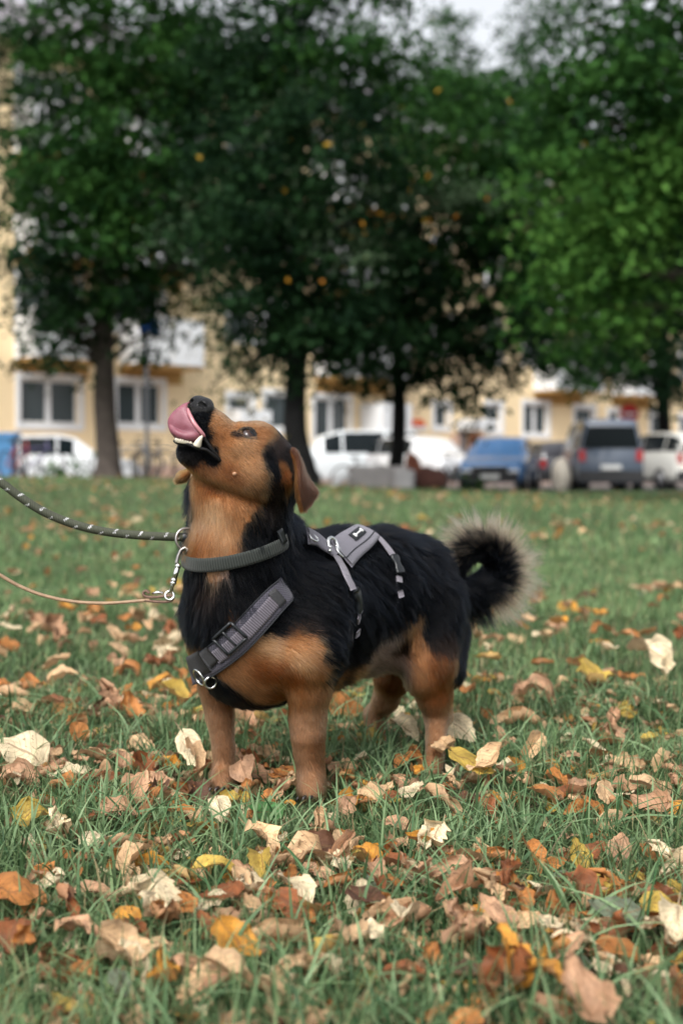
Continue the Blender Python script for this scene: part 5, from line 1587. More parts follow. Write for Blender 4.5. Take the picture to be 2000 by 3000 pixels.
# claws
M_CLAW = mat_simple('dark_claw', (.02, .016, .015), .35)
for (x, y, d, k) in [(628,2306,1.985,1),(645,2306,1.968,1),(664,2306,1.965,1),(682,2306,1.978,1),(884,2332,1.922,1),(901,2332,1.905,1),(920,2332,1.903,1),(937,2332,1.915,1),
                     (1242,2268,2.10,.8),(1254,2268,2.085,.8),(1270,2268,2.083,.8),(1284,2268,2.095,.8)]:
    a = W(x, y, d) + _fa * .004; b = a + _fa * .009 * k - np.array([0, 0, .006 * k])
    dchild('claw', MB().tube([a, (a + b) / 2 + np.array([0, 0, .0018]), b], [.0028 * k, .0022 * k, .0006], 8).mesh('claw', True), M_CLAW)

# ------------------------------------------------------------------ fur
def tri_sample(V, F, n, wfun=None):
    T = np.vstack([F[:, [0, 1, 2]], F[:, [0, 2, 3]]])
    A = np.linalg.norm(np.cross(V[T[:, 1]] - V[T[:, 0]], V[T[:, 2]] - V[T[:, 0]]), axis=1)
    if wfun is not None:
        A = A * wfun(V[T].mean(1))
    i = RNG.choice(len(T), n, p=A / A.sum())
    r1 = np.sqrt(RNG.random(n)); r2 = RNG.random(n)
    return V[T[i, 0]] * (1 - r1)[:, None] + V[T[i, 1]] * (r1 * (1 - r2))[:, None] + V[T[i, 2]] * (r1 * r2)[:, None]
def weight(C):
    n = S.grad(C)
    w = .35 + .9 * (n @ np.array([0, -1, .15]) > -.35)
    head = (C[:, 2] > .415) & (C[:, 0] < -.03)
    w = w * np.where(head, 2.2, 1.0)
    leg = C[:, 2] < .13
    w = w * np.where(leg, 1.5, 1.0)
    return w
NH = 230000
P = tri_sample(DV, DF, NH, weight)
P = S.snap(P, -.0005)
N = S.grad(P)
ist, tc_, tt, tp = tail_of(P)
nearhead = (P[:, 2] > .40)
jit = np.where(nearhead, .0022, .0042)[:, None]
C = coat(P + RNG.normal(0, 1, P.shape) * jit + (vnoise(P, 60, 1)[:, None] * .004))
D, L, LF = flow(P)
# keep out: mouth, nose, eye
mouth = np.array([W(x, y, 1.85) for x, y in ((530,1285),(555,1288),(580,1296),(545,1262),(565,1270))])
dm = np.sqrt(((P[:, None] - mouth[None]) ** 2).sum(-1)).min(1)
keep = (dm > .011) & (np.linalg.norm(P - NC, axis=1) > .0135) & (np.linalg.norm(P - _e, axis=1) > .0078) & (P[:, 2] > .006)
lips = np.abs(np.linalg.norm(P[:, None] - lp[None, ::4], axis=-1).min(1)) < .005
L = np.where(lips, L * .4, L)
# pressed by straps
for pts, hw in STRAP_PTS:
    d = np.full(len(P), 9.0)
    for i in range(0, len(pts), 1):
        d = np.minimum(d, ((P - pts[i]) ** 2).sum(-1))
    d = np.sqrt(d)
    L = np.where(d < hw + .001, L * .12, np.where(d < hw + .007, L * .7, L))
    LF = np.where(d < hw + .004, LF * .2, LF)
# tail: long fringe outwards
rad = P - TAIL_C; rad[:, 1] *= .5; rad = nrm(rad)
outer = ((P - tc_) * nrm(tc_ - TAIL_C)).sum(-1) / .018
outer = np.clip(outer, -1, 1)
Dt = tt * (.55 + .25 * RNG.random((len(P), 1))) + rad * (.75 + .5 * outer)[:, None] * np.where(outer > -.2, 1, .15)[:, None] + RNG.normal(0, .12, P.shape)
Dt = nrm(Dt + np.array([0, 0, -.22]) + .30 * np.stack([vnoise(P, 45, s) for s in (11, 12, 13)], -1))
endfac = smooth(tp, .05, .3)
Lt = np.where(outer > -.1, .018 + .026 * endfac * (.5 + .5 * np.clip(outer + .3, 0, 1)), .019)
D = np.where(ist[:, None], Dt, nrm(D - (D * N).sum(-1, keepdims=True) * N))
L = np.where(ist, Lt, L)
# tufts: low-frequency comb variation and clumping
w1 = np.stack([vnoise(P, 38, s) for s in (3, 5, 8)], -1)
w2 = np.stack([vnoise(P, 150, s) for s in (4, 6, 9)], -1)
short = np.clip(L / .02, .2, 1)[:, None]
D = nrm(D + w1 * .22 * short + w2 * .30 * short + RNG.normal(0, .10, P.shape))
L = L * (.65 + .7 * RNG.random(len(P)))
LF = LF * (.4 + 1.0 * RNG.random(len(P))) + .04
k = keep
P, N, D, L, LF, C, ist, outer, tp = P[k], N[k], D[k], L[k], LF[k], C[k], ist[k], outer[k], tp[k]
npt = 6
ts = np.linspace(0, 1, npt)
pts = P[:, None, :] + L[:, None, None] * (D[:, None, :] * (ts[None, :, None] * .96) + N[:, None, :] * (LF[:, None, None] * (1.6 * ts - .75 * ts ** 2)[None, :, None]))
g = np.where(ist, .10, .06)[:, None] * L[:, None] * ts[None] ** 2
pts[..., 2] -= g
# tufts: tips drawn together round guide strands
from mathutils.kdtree import KDTree
def clump(sel, ng, amt):
    ids = np.where(sel)[0]
    gi = RNG.choice(ids, min(ng, len(ids)), replace=False)
    kd = KDTree(len(gi))
    for a, i in enumerate(gi): kd.insert(P[i] + D[i] * L[i] * .3, int(a))
    kd.balance()
    nn_ = np.array([kd.find(P[i] + D[i] * L[i] * .3)[1] for i in ids])
    g_ = gi[nn_]
    same = (D[ids] * D[g_]).sum(-1) > .5
    w_ = (ts ** 1.3)[None, :, None] * (amt * (.5 + .6 * RNG.random(len(ids))) * same)[:, None, None]
    tgt = pts[g_] + (P[ids] - P[g_])[:, None] * .15
    sc_ = (L[ids] / L[g_])[:, None, None]
    tgt = pts[g_][:, :1] + (tgt - pts[g_][:, :1]) * np.clip(sc_, .6, 1.4)
    pts[ids] = pts[ids] * (1 - w_) + tgt * w_
clump(~ist & (L > .008), 11000, .55)
clump(ist, 420, .85)
# keep the strands out of the skin
vv = S.at(pts.reshape(-1, 3)).reshape(len(P), npt)
low = np.clip((.0004 + .0022 * ts[None]) - vv, 0, .01)
pts += N[:, None, :] * low[..., None]
# colours: root to tip
lum = RNG.normal(0, .16, len(P)); nh_ = P[:, 2] > .40
lum = np.where(C[:, 0] < .05, lum * 2.6, lum * np.where(nh_, 2.1, 1.6) + .22 * vnoise(P, 55, 7) + .16 * vnoise(P, 170, 9))
cc_ = C[:, None, :] * np.clip(1 + lum, .3, 2)[:, None, None] * (0.80 + .32 * ts)[None, :, None]
fr = ist & (outer > -.15) & (tp > .22)
tipc = np.array([.42, .28, .18]) * (1 + RNG.normal(0, .18, len(P)))[:, None]
th = .22 + .25 * RNG.random(len(P)) + .25 * (1 - np.clip(outer, 0, 1))
mixv = np.clip((ts[None] - th[:, None]) * 6, 0, 1)[..., None]
base_k = np.broadcast_to(np.array(BLK), pts.shape)
cc_ = np.where(ist[:, None, None], base_k, cc_)
cc_ = np.where(fr[:, None, None], base_k * (1 - mixv) + tipc[:, None, :] * mixv, cc_)
# a few pale guard hairs on tan, brown ones on the black ruff
gh = RNG.random(len(P))
cc_ = np.where(((gh < .07) & (C[:, 0] > .2))[:, None, None], cc_ * 1.35, cc_)
cc_ = np.where(((gh > .95) & (C[:, 0] < .02))[:, None, None], cc_ + np.array([.05, .035, .025]), cc_)
rr = np.where(L > .012, .00021, .00019)[:, None] * (1 - .75 * ts ** 1.5)[None]
def hair_obj(name, pts, rr, cols, mat, root_obj):
    h = bpy.data.hair_curves.new(name)
    n, m = pts.shape[:2]
    h.add_curves([m] * n)
    h.attributes['position'].data.foreach_set('vector', pts.astype(np.float32).ravel())
    ra = h.attributes.get('radius') or h.attributes.new('radius', 'FLOAT', 'POINT')
    ra.data.foreach_set('value', rr.astype(np.float32).ravel())
    ca = h.attributes.new('Col', 'FLOAT_COLOR', 'POINT')
    c4 = np.ones((n * m, 4), np.float32); c4[:, :3] = np.clip(cols.reshape(-1, 3), .002, .9)
    ca.data.foreach_set('color', c4.ravel())
    h.materials.append(mat)
    o = bpy.data.objects.new(name, h)
    COL.objects.link(o); o.parent = root_obj
    o.location = (-root_obj.location[0], -root_obj.location[1], -root_obj.location[2])
    return o
M_HAIR = mat_hair('dog_hair')
fo = hair_obj('fur', pts, rr, cc_, M_HAIR, DOG); fo['kind'] = 'stuff'
# ear fur
def ear_fur(G, N, n, colf, colb, L0):
    a, b = G.shape[:2]
    i = RNG.random(n) * (a - 1.001); j = RNG.random(n) * (b - 1.001)
    ii, jj = i.astype(int), j.astype(int); fi, fj = (i - ii)[:, None], (j - jj)[:, None]
    P = (G[ii, jj] * (1 - fi) + G[ii + 1, jj] * fi) * (1 - fj) + (G[ii, jj + 1] * (1 - fi) + G[ii + 1, jj + 1] * fi) * fj
    T = nrm(G[np.minimum(ii + 1, a - 1), jj] - G[ii, jj] + 1e-9); Nn = N[ii, jj]
    side = np.where(RNG.random(n) < .6, 1.0, -1.0)[:, None]
    V = j / (b - 1)
    edge = np.abs(V - .5) > .42
    L = L0 * (.6 + .8 * RNG.random(n))
    D = nrm(T + RNG.normal(0, .18, P.shape))
    ts = np.linspace(0, 1, 4)
    P = P + Nn * side * .0019
    pts = P[:, None] + L[:, None, None] * (D[:, None] * ts[None, :, None] + (Nn * side)[:, None] * (.30 * ts - .15 * ts ** 2)[None, :, None])
    c = np.where((V < .36)[:, None], colf, colb)
    c = c * (1 + RNG.normal(0, .2, n))[:, None]
    return pts, np.full((n, 4), .00016) * (1 - .7 * ts)[None], np.repeat(c[:, None], 4, 1)
p_, r_, c_ = ear_fur(EG, EN, 18000, np.array([.27, .095, .03]), np.array([.095, .048, .032]), .0065)
hair_obj('ear_fur', p_, r_, c_, M_HAIR, DOG)
p_, r_, c_ = ear_fur(FG, FN, 5000, np.array([.25, .12, .04]), np.array([.22, .11, .045]), .005)
hair_obj('ear_fur', p_, r_, c_, M_HAIR, DOG)
# whiskers
wk = []
for i in range(26):
    x0, y0 = (random.uniform(520, 560), random.uniform(1300, 1350)) if i < 14 else (random.uniform(585, 615), random.uniform(1235, 1300))
    p = S.ray(x0, y0); n = S.grad(p[None])[0]
    v = nrm(n + np.array([random.uniform(-1.0, -.1), random.uniform(-.3, .3), random.uniform(-.3, .5)]) * (1 if i < 14 else .5))
    l = random.uniform(.012, .030); t = np.linspace(0, 1, 6)[:, None]
    wk.append(p + v * l * t + np.array([.2, 0, -.5]) * l * .3 * t ** 2)
wk = np.array(wk)
hair_obj('whisker', wk, np.full(wk.shape[:2], .00013) * (1 - .7 * np.linspace(0, 1, 6))[None], np.full(wk.shape, .05), M_HAIR, DOG)
# ------------------------------------------------------------------ fallen leaves
def leaf_grid(form, seed, n=12, m=9):
    """a fallen lime or cherry leaf; unit length along y, returns verts, faces, local uv"""
    rg = np.random.default_rng(seed)
    t = np.linspace(0, 1, n); s = np.linspace(-1, 1, m)
    narrow = rg.uniform(.30, .46)
    w = narrow * np.sin(np.pi * np.clip(t, 0.0, 1) ** .72) ** .8 * (1 - .25 * t)
    w[0] = .03; w[-1] = .006
    w = w * (1 + rg.normal(0, .10, n))
    x = s[None] * w[:, None]
    y = t[:, None] - .10 * np.abs(s)[None] ** 2 * (t[:, None] < .3) + 0 * x
    y = y + .02 * np.sin(t[:, None] * 40 + 3 * s[None]) * (np.abs(s)[None] > .9)
    z = np.zeros_like(x)
    z += -.03 * np.abs(s)[None] ** .5 * w[:, None] * 0
    # vein corrugation and crumple
    z += .020 * np.cos(t[:, None] * 44 - np.abs(s)[None] * 6) * np.abs(s)[None]
    P = np.stack([x, y, z], -1)
    amp = {'flat': .08, 'cupped': .11, 'folded': .10, 'rolled': .08, 'crumpled': .20}[form]
    nz = vnoise(np.stack([x * 5, y * 5, 0 * x + seed], -1), 1.1, seed % 7) + .5 * vnoise(np.stack([x * 13, y * 13, 0 * x + seed], -1), 1.0, seed % 5)
    P[..., 2] += amp * nz
    def roll(P, R_, axis):
        u = P[..., 0] if axis == 'x' else P[..., 1] - .5
        a = u / R_
        z = P[..., 2]
        nu = (R_ - z) * np.sin(a); nz_ = R_ - (R_ - z) * np.cos(a)
        Q = P.copy()
        if axis == 'x': Q[..., 0] = nu
        else: Q[..., 1] = nu + .5
        Q[..., 2] = nz_
        return Q
    if form == 'flat':
        P = roll(P, rg.uniform(.8, 1.6), 'x'); P = roll(P, rg.uniform(1.0, 2.2) * rg.choice([-1, 1]), 'y')
    elif form == 'cupped':
        P = roll(P, rg.uniform(.30, .45), 'x'); P = roll(P, rg.uniform(.5, .9) * rg.choice([-1, 1]), 'y')
    elif form == 'folded':
        a = rg.uniform(.7, 1.15)
        X_ = P[..., 0].copy(); P[..., 0] = X_ * math.cos(a); P[..., 2] += np.abs(X_) * math.sin(a)
        P = roll(P, rg.uniform(.6, 1.3) * rg.choice([-1, 1]), 'y')
    elif form == 'rolled':
        P = roll(P, rg.uniform(.12, .18), 'x'); P = roll(P, rg.uniform(.8, 2.0) * rg.choice([-1, 1]), 'y')
    else:
        P = roll(P, rg.uniform(.22, .40), 'x'); P = roll(P, rg.uniform(.30, .6) * rg.choice([-1, 1]), 'y')
        P += .05 * rg.normal(0, 1, P.shape) * .4
    P[..., 1] -= .5
    V = P.reshape(-1, 3)
    I = np.arange(n * m).reshape(n, m)
    F = np.stack([I[:-1, :-1], I[:-1, 1:], I[1:, 1:], I[1:, :-1]], -1).reshape(-1, 4)
    uv = np.stack(np.broadcast_arrays(s[None], t[:, None], 0 * x + seed), -1).reshape(-1, 3)
    # stalk
    p0 = P[0, m // 2]; k = len(V)
    d = nrm(np.array([rg.normal(0, .4), -1, rg.uniform(-.1, .5)]))
    ax = np.array([.012, 0, 0])
    st = [p0 + ax, p0 - ax, p0 + d * .16 - ax * .7, p0 + d * .16 + ax * .7, p0 + d * .30 + np.array([0, 0, .03]) - ax * .6, p0 + d * .30 + np.array([0, 0, .03]) + ax * .6]
    V = np.vstack([V, st]); F = np.vstack([F, [[k, k + 1, k + 2, k + 3], [k + 3, k + 2, k + 4, k + 5]]])
    uv = np.vstack([uv, np.tile([[0, 0, seed]], (6, 1))])
    V = V - np.array([V[:, 0].mean(), 0, V[:, 2].min() * .5])
    return V, F, uv

def mat_leaf():
    m, nt, out = new_mat('fallen_leaf')
    N = nt.nodes.new; Lk = nt.links.new
    b = N('ShaderNodeBsdfPrincipled'); b.inputs['Roughness'].default_value = .62; b.inputs['Specular IOR Level'].default_value = .35
    at = N('ShaderNodeAttribute'); at.attribute_name = 'luv'
    ac = N('ShaderNodeAttribute'); ac.attribute_name = 'Col'
    oi = N('ShaderNodeObjectInfo')
    sx = N('ShaderNodeSeparateXYZ'); Lk(at.outputs['Vector'], sx.inputs[0])
    def math_(op, a, b_=None, clamp=False):
        n = N('ShaderNodeMath'); n.operation = op; n.use_clamp = clamp
        for i, v in enumerate((a, b_)):
            if v is None: continue
            if isinstance(v, (int, float)): n.inputs[i].default_value = v
            else: Lk(v, n.inputs[i])
        return n.outputs[0]
    base = N('ShaderNodeMixRGB'); base.blend_type = 'MULTIPLY'; base.inputs[0].default_value = 1
    Lk(oi.outputs['Color'], base.inputs[1]); Lk(ac.outputs['Color'], base.inputs[2])
    au = math_('ABSOLUTE', sx.outputs['X'])
    # midrib
    mid = math_('LESS_THAN', au, .055)
    # side veins slanting to the tip
    ph = math_('SUBTRACT', math_('MULTIPLY', sx.outputs['Y'], 9.0), math_('MULTIPLY', au, 2.6))
    fr = math_('FRACT', ph)
    vein = math_('LESS_THAN', fr, .13)
    vv = math_('MAXIMUM', mid, math_('MULTIPLY', vein, .6))
    tc = N('ShaderNodeTexCoord')
    add = N('ShaderNodeVectorMath'); add.operation = 'ADD'
    Lk(at.outputs['Vector'], add.inputs[0])
    cmb = N('ShaderNodeCombineXYZ'); Lk(math_('MULTIPLY', oi.outputs['Random'], 50.0), cmb.inputs[0]); Lk(cmb.outputs[0], add.inputs[1])
    n1 = N('ShaderNodeTexNoise'); n1.inputs['Scale'].default_value = 1.7; n1.inputs['Detail'].default_value = 5; Lk(add.outputs[0], n1.inputs['Vector'])
    n2 = N('ShaderNodeTexNoise'); n2.inputs['Scale'].default_value = 9; n2.inputs['Detail'].default_value = 4; Lk(add.outputs[0], n2.inputs['Vector'])
    mr = N('ShaderNodeMapRange'); mr.inputs['From Min'].default_value = .3; mr.inputs['From Max'].default_value = .7; mr.inputs['To Min'].default_value = .50; mr.inputs['To Max'].default_value = 1.22
    Lk(n1.outputs['Fac'], mr.inputs['Value'])
    sc = N('ShaderNodeVectorMath'); sc.operation = 'SCALE'; Lk(base.outputs[0], sc.inputs[0]); Lk(mr.outputs[0], sc.inputs['Scale'])
    # brown spots
    spot = math_('MULTIPLY', math_('GREATER_THAN', n2.outputs['Fac'], .63), .65)
    m1 = N('ShaderNodeMixRGB'); Lk(spot, m1.inputs[0]); Lk(sc.outputs[0], m1.inputs[1]); m1.inputs[2].default_value = (.10, .045, .02, 1)
    m2 = N('ShaderNodeMixRGB'); Lk(math_('MULTIPLY', vv, .6), m2.inputs[0]); Lk(m1.outputs[0], m2.inputs[1]); m2.inputs[2].default_value = (.16, .075, .035, 1)
    # paler underside
    geo = N('ShaderNodeNewGeometry')
    m3 = N('ShaderNodeMixRGB'); Lk(math_('MULTIPLY', geo.outputs['Backfacing'], .45), m3.inputs[0]); Lk(m2.outputs[0], m3.inputs[1]); m3.inputs[2].default_value = (.50, .30, .17, 1)
    Lk(m3.outputs[0], b.inputs['Base Color'])
    bp = N('ShaderNodeBump'); bp.inputs['Strength'].default_value = .6; bp.inputs['Distance'].default_value = .002
    Lk(math_('SUBTRACT', n2.outputs['Fac'], math_('MULTIPLY', vv, .5)), bp.inputs['Height']); Lk(bp.outputs[0], b.inputs['Normal'])
    tr = N('ShaderNodeBsdfTranslucent'); Lk(m3.outputs[0], tr.inputs['Color'])
    mx = N('ShaderNodeMixShader'); mx.inputs[0].default_value = .22
    Lk(b.outputs[0], mx.inputs[1]); Lk(tr.outputs[0], mx.inputs[2]); Lk(mx.outputs[0], out.inputs['Surface'])
    return m
M_LEAF = mat_leaf()
FORMS = ['flat', 'cupped', 'folded', 'rolled', 'crumpled']
LEAF = {}
for fi, f in enumerate(FORMS):
    LEAF[f] = []
    for k in range(7):
        V, F, uv = leaf_grid(f, fi * 31 + k * 7 + 3)
        me = fast_mesh('fallen_leaf', V, F)
        a = me.attributes.new('luv', 'FLOAT_VECTOR', 'POINT'); a.data.foreach_set('vector', uv.astype(np.float32).ravel())
        set_col(me, (1, 1, 1))
        me.materials.append(M_LEAF)
        LEAF[f].append((me, V, F, uv))
LC = {'pale cream': (.80, .66, .43), 'pinkish tan': (.56, .325, .19), 'light tan': (.68, .45, .25), 'orange brown': (.48, .19, .05), 'rusty brown': (.26, .085, .028),
      'golden orange': (.60, .27, .035), 'mustard yellow': (.52, .36, .07), 'dark brown': (.12, .055, .03), 'grey green': (.16, .20, .13), 'fresh green': (.06, .17, .05)}
def place_leaf(px, py, size, colour, form, rot, tiltx, tilty, lift, label, k=None, d=None):
    if d is None:
        d = CAM_H * FPX / max(py - HORIZON, 30)
        for _ in range(3):
            p = W(px, py, d); gz = float(terr(p[0], p[1])) + lift
            d = d * (CAM_H - gz) / (CAM_H - p[2]) if CAM_H > p[2] else d
    p = W(px, py, d)
    me = LEAF[form][(k if k is not None else random.randrange(7)) % 7][0]
    o = bpy.data.objects.new('fallen_leaf', me)
    COL.objects.link(o)
    o.location = (p[0], p[1], float(terr(p[0], p[1])) + lift)
    o.rotation_mode = 'ZYX'
    o.rotation_euler = (tiltx, tilty, rot)
    o.location.z += .30 * size * abs(math.sin(tiltx))
    o.scale = (size * random.uniform(.9, 1.1), size, size)
    c = np.array(LC[colour]) * random.uniform(.85, 1.12)
    o.color = (*c, 1)
    o['label'] = label; o['category'] = 'leaf'; o['group'] = 'fallen leaves on the lawn'
    return o
# leaves one can point to in the photograph: px, py, length (m), colour, form, rotation, tilt x, tilt y, lift, words
MARK = [
 (565,2235,.085,'pale cream','flat',.5,.85,-.15,.030,'big pale cream leaf just behind the far front paw'),
 (55,2235,.095,'pale cream','flat',1.2,.75,.2,.028,'pale cream folded leaf standing at the edge behind the long grass'),
 (1910,1965,.120,'pale cream','crumpled',.6,.7,.2,.03,'blurred white crumpled leaf on the grass beyond the dog'),
 (480,1935,.090,'pale cream','crumpled',.1,.8,.1,.04,'blurred cream leaf standing up behind the chest of the dog'),
 (170,1880,.11,'pinkish tan','crumpled',.9,.5,.1,.04,'blurred pink tan leaf heap behind the leads'),
 (1730,2000,.10,'mustard yellow','cupped',.3,.4,.2,.03,'blurred yellow cream leaf beyond the hind paw'),
 (1352,2165,.085,'pale cream','flat',.7,.7,-.2,.03,'pale ribbed leaf right behind the near hind foot'),
 (1500,2130,.085,'light tan','rolled',1.9,.3,.1,.03,'long light tan rolled leaf beyond the hind foot'),
 (1560,2210,.075,'light tan','folded',2.6,.8,.3,.03,'folded light tan leaf pair standing in the grass'),
 (1560,2050,.085,'pinkish tan','crumpled',1.5,.3,.1,.03,'blurred pinkish leaves lying one over another'),
 (1385,2262,.085,'mustard yellow','flat',1.2,.5,.3,.030,'spotted mustard leaf beside the near hind foot'),
 (1420,2255,.080,'light tan','cupped',2.0,.4,-.4,.034,'tan leaf lying over the mustard leaf by the hind foot'),
 (1305,2372,.120,'light tan','rolled',.55,.2,.2,.018,'long rolled tan leaf in front of the near hind foot'),
 (1205,2335,.070,'pinkish tan','folded',2.4,.5,.3,.02,'small folded leaf left of the long rolled leaf'),
 (1800,2180,.08,'pinkish tan','crumpled',.2,.4,.2,.02,'crumpled pinkish leaf beyond the grass tuft'),
 (1905,2385,.105,'pinkish tan','cupped',1.0,.5,-.3,.03,'large cupped pink tan leaf with torn upper edge'),
 (1770,2345,.055,'light tan','flat',0.1,1.0,.1,.03,'upright oval light tan leaf'),
 (1680,2395,.070,'orange brown','folded',2.1,.5,.3,.02,'folded orange brown leaf left of the upright oval leaf'),
 (1450,2360,.060,'golden orange','crumpled',1.2,.3,.2,.02,'small golden orange crumpled leaf'),
 (1505,2245,.05,'golden orange','flat',.2,.4,.2,.02,'small golden leaf between two tan ones'),
 (355,2395,.080,'pinkish tan','cupped',1.9,.4,.3,.03,'dusky pink cupped leaf with a veined back'),
 (530,2400,.075,'orange brown','folded',1.5,.4,.3,.02,'orange brown folded leaf below the far front paw'),
 (645,2395,.062,'pale cream','flat',.3,.9,.1,.03,'small upright cream leaf in front of the dog'),
 (560,2420,.070,'light tan','crumpled',.9,.3,.2,.015,'light tan crumpled leaf under the upright cream one'),
 (100,2400,.080,'mustard yellow','cupped',2.4,.4,.3,.03,'yellow leaf with a curled lip'),
 (170,2440,.085,'pale cream','crumpled',.5,.5,.2,.03,'crumpled cream leaf below the yellow one'),
 (370,2485,.085,'light tan','rolled',2.2,.3,.3,.025,'light tan rolled leaf with an orange lining'),
 (260,2330,.10,'rusty brown','flat',1.0,.2,.1,.012,'flat rusty leaf under the grass'),
 (640,2555,.080,'mustard yellow','cupped',1.7,.3,.2,.035,'bright mustard leaf with dark spots'),
 (700,2600,.06,'light tan','folded',.4,.7,.2,.03,'tan leaf standing beneath the mustard one'),
 (935,2450,.075,'light tan','rolled',.1,.9,.2,.02,'narrow tan leaf standing upright below the near front paw'),
 (1070,2520,.070,'golden orange','cupped',.8,.4,.3,.03,'golden orange leaf in the middle of the lawn'),
 (1010,2490,.070,'pinkish tan','folded',2.6,.7,.3,.03,'pinkish folded leaf beside the golden one'),
 (1230,2480,.075,'golden orange','folded',1.5,.4,.2,.03,'orange yellow leaf turned up at the edge'),
 (1180,2430,.075,'pinkish tan','flat',1.3,.3,.2,.02,'pale pink leaf lying flat above the orange yellow one'),
 (1450,2530,.085,'orange brown','rolled',1.4,.3,.3,.03,'bicoloured rolled leaf with a cream back'),
 (1560,2540,.070,'orange brown','folded',.3,.7,.3,.03,'brown folded leaf next to the bicoloured roll'),
 (1695,2525,.065,'mustard yellow','flat',.3,.9,.2,.03,'upright yellow leaf among long blades'),
 (1700,2630,.080,'rusty brown','cupped',.6,.6,.4,.03,'rusty cupped leaf standing at the right'),
 (1790,2690,.085,'grey green','flat',1.3,.4,.2,.03,'grey green leaf with a toothed edge'),
 (1950,2680,.075,'mustard yellow','flat',1.4,.4,.2,.03,'yellow leaf with green veins at the right edge'),
 (1480,2840,.090,'golden orange','folded',.2,.8,.5,.04,'bright orange yellow folded leaf standing upright'),
 (1610,2900,.080,'golden orange','crumpled',.9,.4,.3,.03,'orange crumpled leaf near the bottom'),
 (1700,2960,.115,'pinkish tan','cupped',.3,.5,.2,.04,'large pink tan leaf at the bottom'),
 (700,2790,.085,'golden orange','flat',.9,.5,.2,.035,'orange leaf with a bent tip in the lower middle'),
 (800,2760,.095,'light tan','rolled',1.9,.2,.3,.03,'long tan roll beside the orange leaf'),
 (380,2800,.095,'light tan','cupped',1.4,.4,.3,.035,'light tan veined leaf turned over in the lower left'),
 (480,2880,.080,'golden orange','crumpled',.4,.4,.2,.03,'orange crumpled leaf below the turned leaf'),
 (670,2880,.080,'light tan','folded',1.2,.4,.4,.03,'bicoloured tan and gold folded leaf'),
 (860,2860,.080,'light tan','crumpled',2.2,.4,.3,.03,'light tan crumpled leaf in long blades'),
 (460,2690,.105,'pale cream','crumpled',.4,.3,.2,.025,'large cream crumpled leaf in the lower left'),
 (1330,2640,.10,'pinkish tan','folded',2.3,.4,.3,.03,'pinkish folded leaf with brown tip'),
 (1440,2640,.085,'light tan','crumpled',1.3,.4,.3,.03,'light tan crumpled leaf right of the pinkish one'),
 (1350,2740,.095,'pinkish tan','crumpled',.6,.4,.3,.03,'dusky pink crumpled leaf in the lower middle'),
 (50,2640,.11,'orange brown','flat',1.5,.3,.1,.03,'orange brown leaf at the left edge'),
 (600,2730,.06,'rusty brown','folded',.5,.5,.2,.02,'small rusty folded leaf'),
 (240,2760,.09,'pinkish tan','crumpled',1.1,.3,.2,.02,'pinkish leaf half buried in grass'),
 (1230,2600,.08,'pale cream','crumpled',1.8,.3,.2,.02,'cream crumpled leaf between blades'),
 (790,2395,.085,'fresh green','flat',2.2,.4,.2,.03,'broad green plantain leaf in front of the dog'),
 (705,2262,.04,'rusty brown','folded',.2,.9,.3,.02,'thin rusty leaf strip by the far front paw'),
 (765,2290,.075,'pinkish tan','cupped',1.5,.3,.2,.015,'pinkish leaf between the front paws'),
 (520,2335,.11,'orange brown','cupped',1.0,.2,.3,.012,'large orange brown leaf under the far front paw'),
 (1190,2165,.07,'pale cream','folded',.8,.7,.2,.03,'cream leaf between the hind feet'),
 (700,2110,.08,'pinkish tan','crumpled',.8,.5,.2,.03,'pink leaf seen between the front legs'),
 (230,2170,.05,'orange brown','flat',.2,.9,.4,.03,'small upright orange leaf in the left grass'),
 (380,2100,.07,'orange brown','cupped',.4,.7,.4,.03,'orange cupped leaf left of the dog'),
 (330,2085,.075,'pinkish tan','crumpled',.8,.6,.2,.03,'pinkish crumpled leaf beside the orange cup'),
 (270,2085,.04,'pale cream','flat',1.2,.3,.2,.02,'small white leaf left of the dog'),
 (520,2060,.07,'mustard yellow','folded',1.2,.5,.2,.02,'golden folded leaf left of the far front leg'),
]
taken = []
for i, (px, py, sz, c, f, rot, tx, ty, lf, lab) in enumerate(MARK):
    place_leaf(px, py, sz * (.58 if py > 2300 else .80 if py > 2150 else 1.0), c, f, rot + (.0 if i % 2 else 3.1), tx, ty, lf, lab, k=i)
    taken.append((px, py))
# the other 230 of the largest leaves, described by colour, form and what they lie near
LM = [((650, 2300), 'by the far front paw'), ((912, 2330), 'by the near front paw'), ((1268, 2265), 'by the near hind foot'), ((1110, 2185), 'by the far hind foot'),
      ((150, 2150), 'in the grass left of the dog'), ((420, 2150), 'beside the far front leg'), ((1500, 2200), 'right of the hind feet'), ((1850, 2200), 'far right of the hind feet'),
      ((120, 2350), 'below the cream folded leaf'), ((400, 2480), 'near the light tan roll'), ((120, 2560), 'under the yellow leaf with a curled lip'), ((640, 2500), 'around the bright mustard leaf'),
      ((900, 2560), 'in open grass before the front paws'), ((1100, 2480), 'near the golden orange leaf'), ((1350, 2450), 'below the long rolled leaf'), ((1650, 2450), 'near the upright oval leaf'),
      ((1880, 2480), 'near the large cupped leaf'), ((1500, 2620), 'below the bicoloured roll'), ((1750, 2740), 'around the grey green leaf'), ((1930, 2850), 'in the bottom right corner'),
      ((1650, 2900), 'beside the large pink tan leaf'), ((1450, 2850), 'around the upright orange yellow leaf'), ((1250, 2800), 'in the bottom middle grass'), ((1000, 2750), 'in the long blades of the lower middle'),
      ((780, 2850), 'near the tan and gold folded leaf'), ((600, 2700), 'near the orange leaf with a bent tip'), ((420, 2850), 'around the turned leaf'), ((150, 2850), 'in the bottom left corner'),
      ((250, 2700), 'near the large cream crumpled leaf'), ((1000, 2950), 'along the bottom edge'), ((1200, 2350), 'in the grass before the belly')]
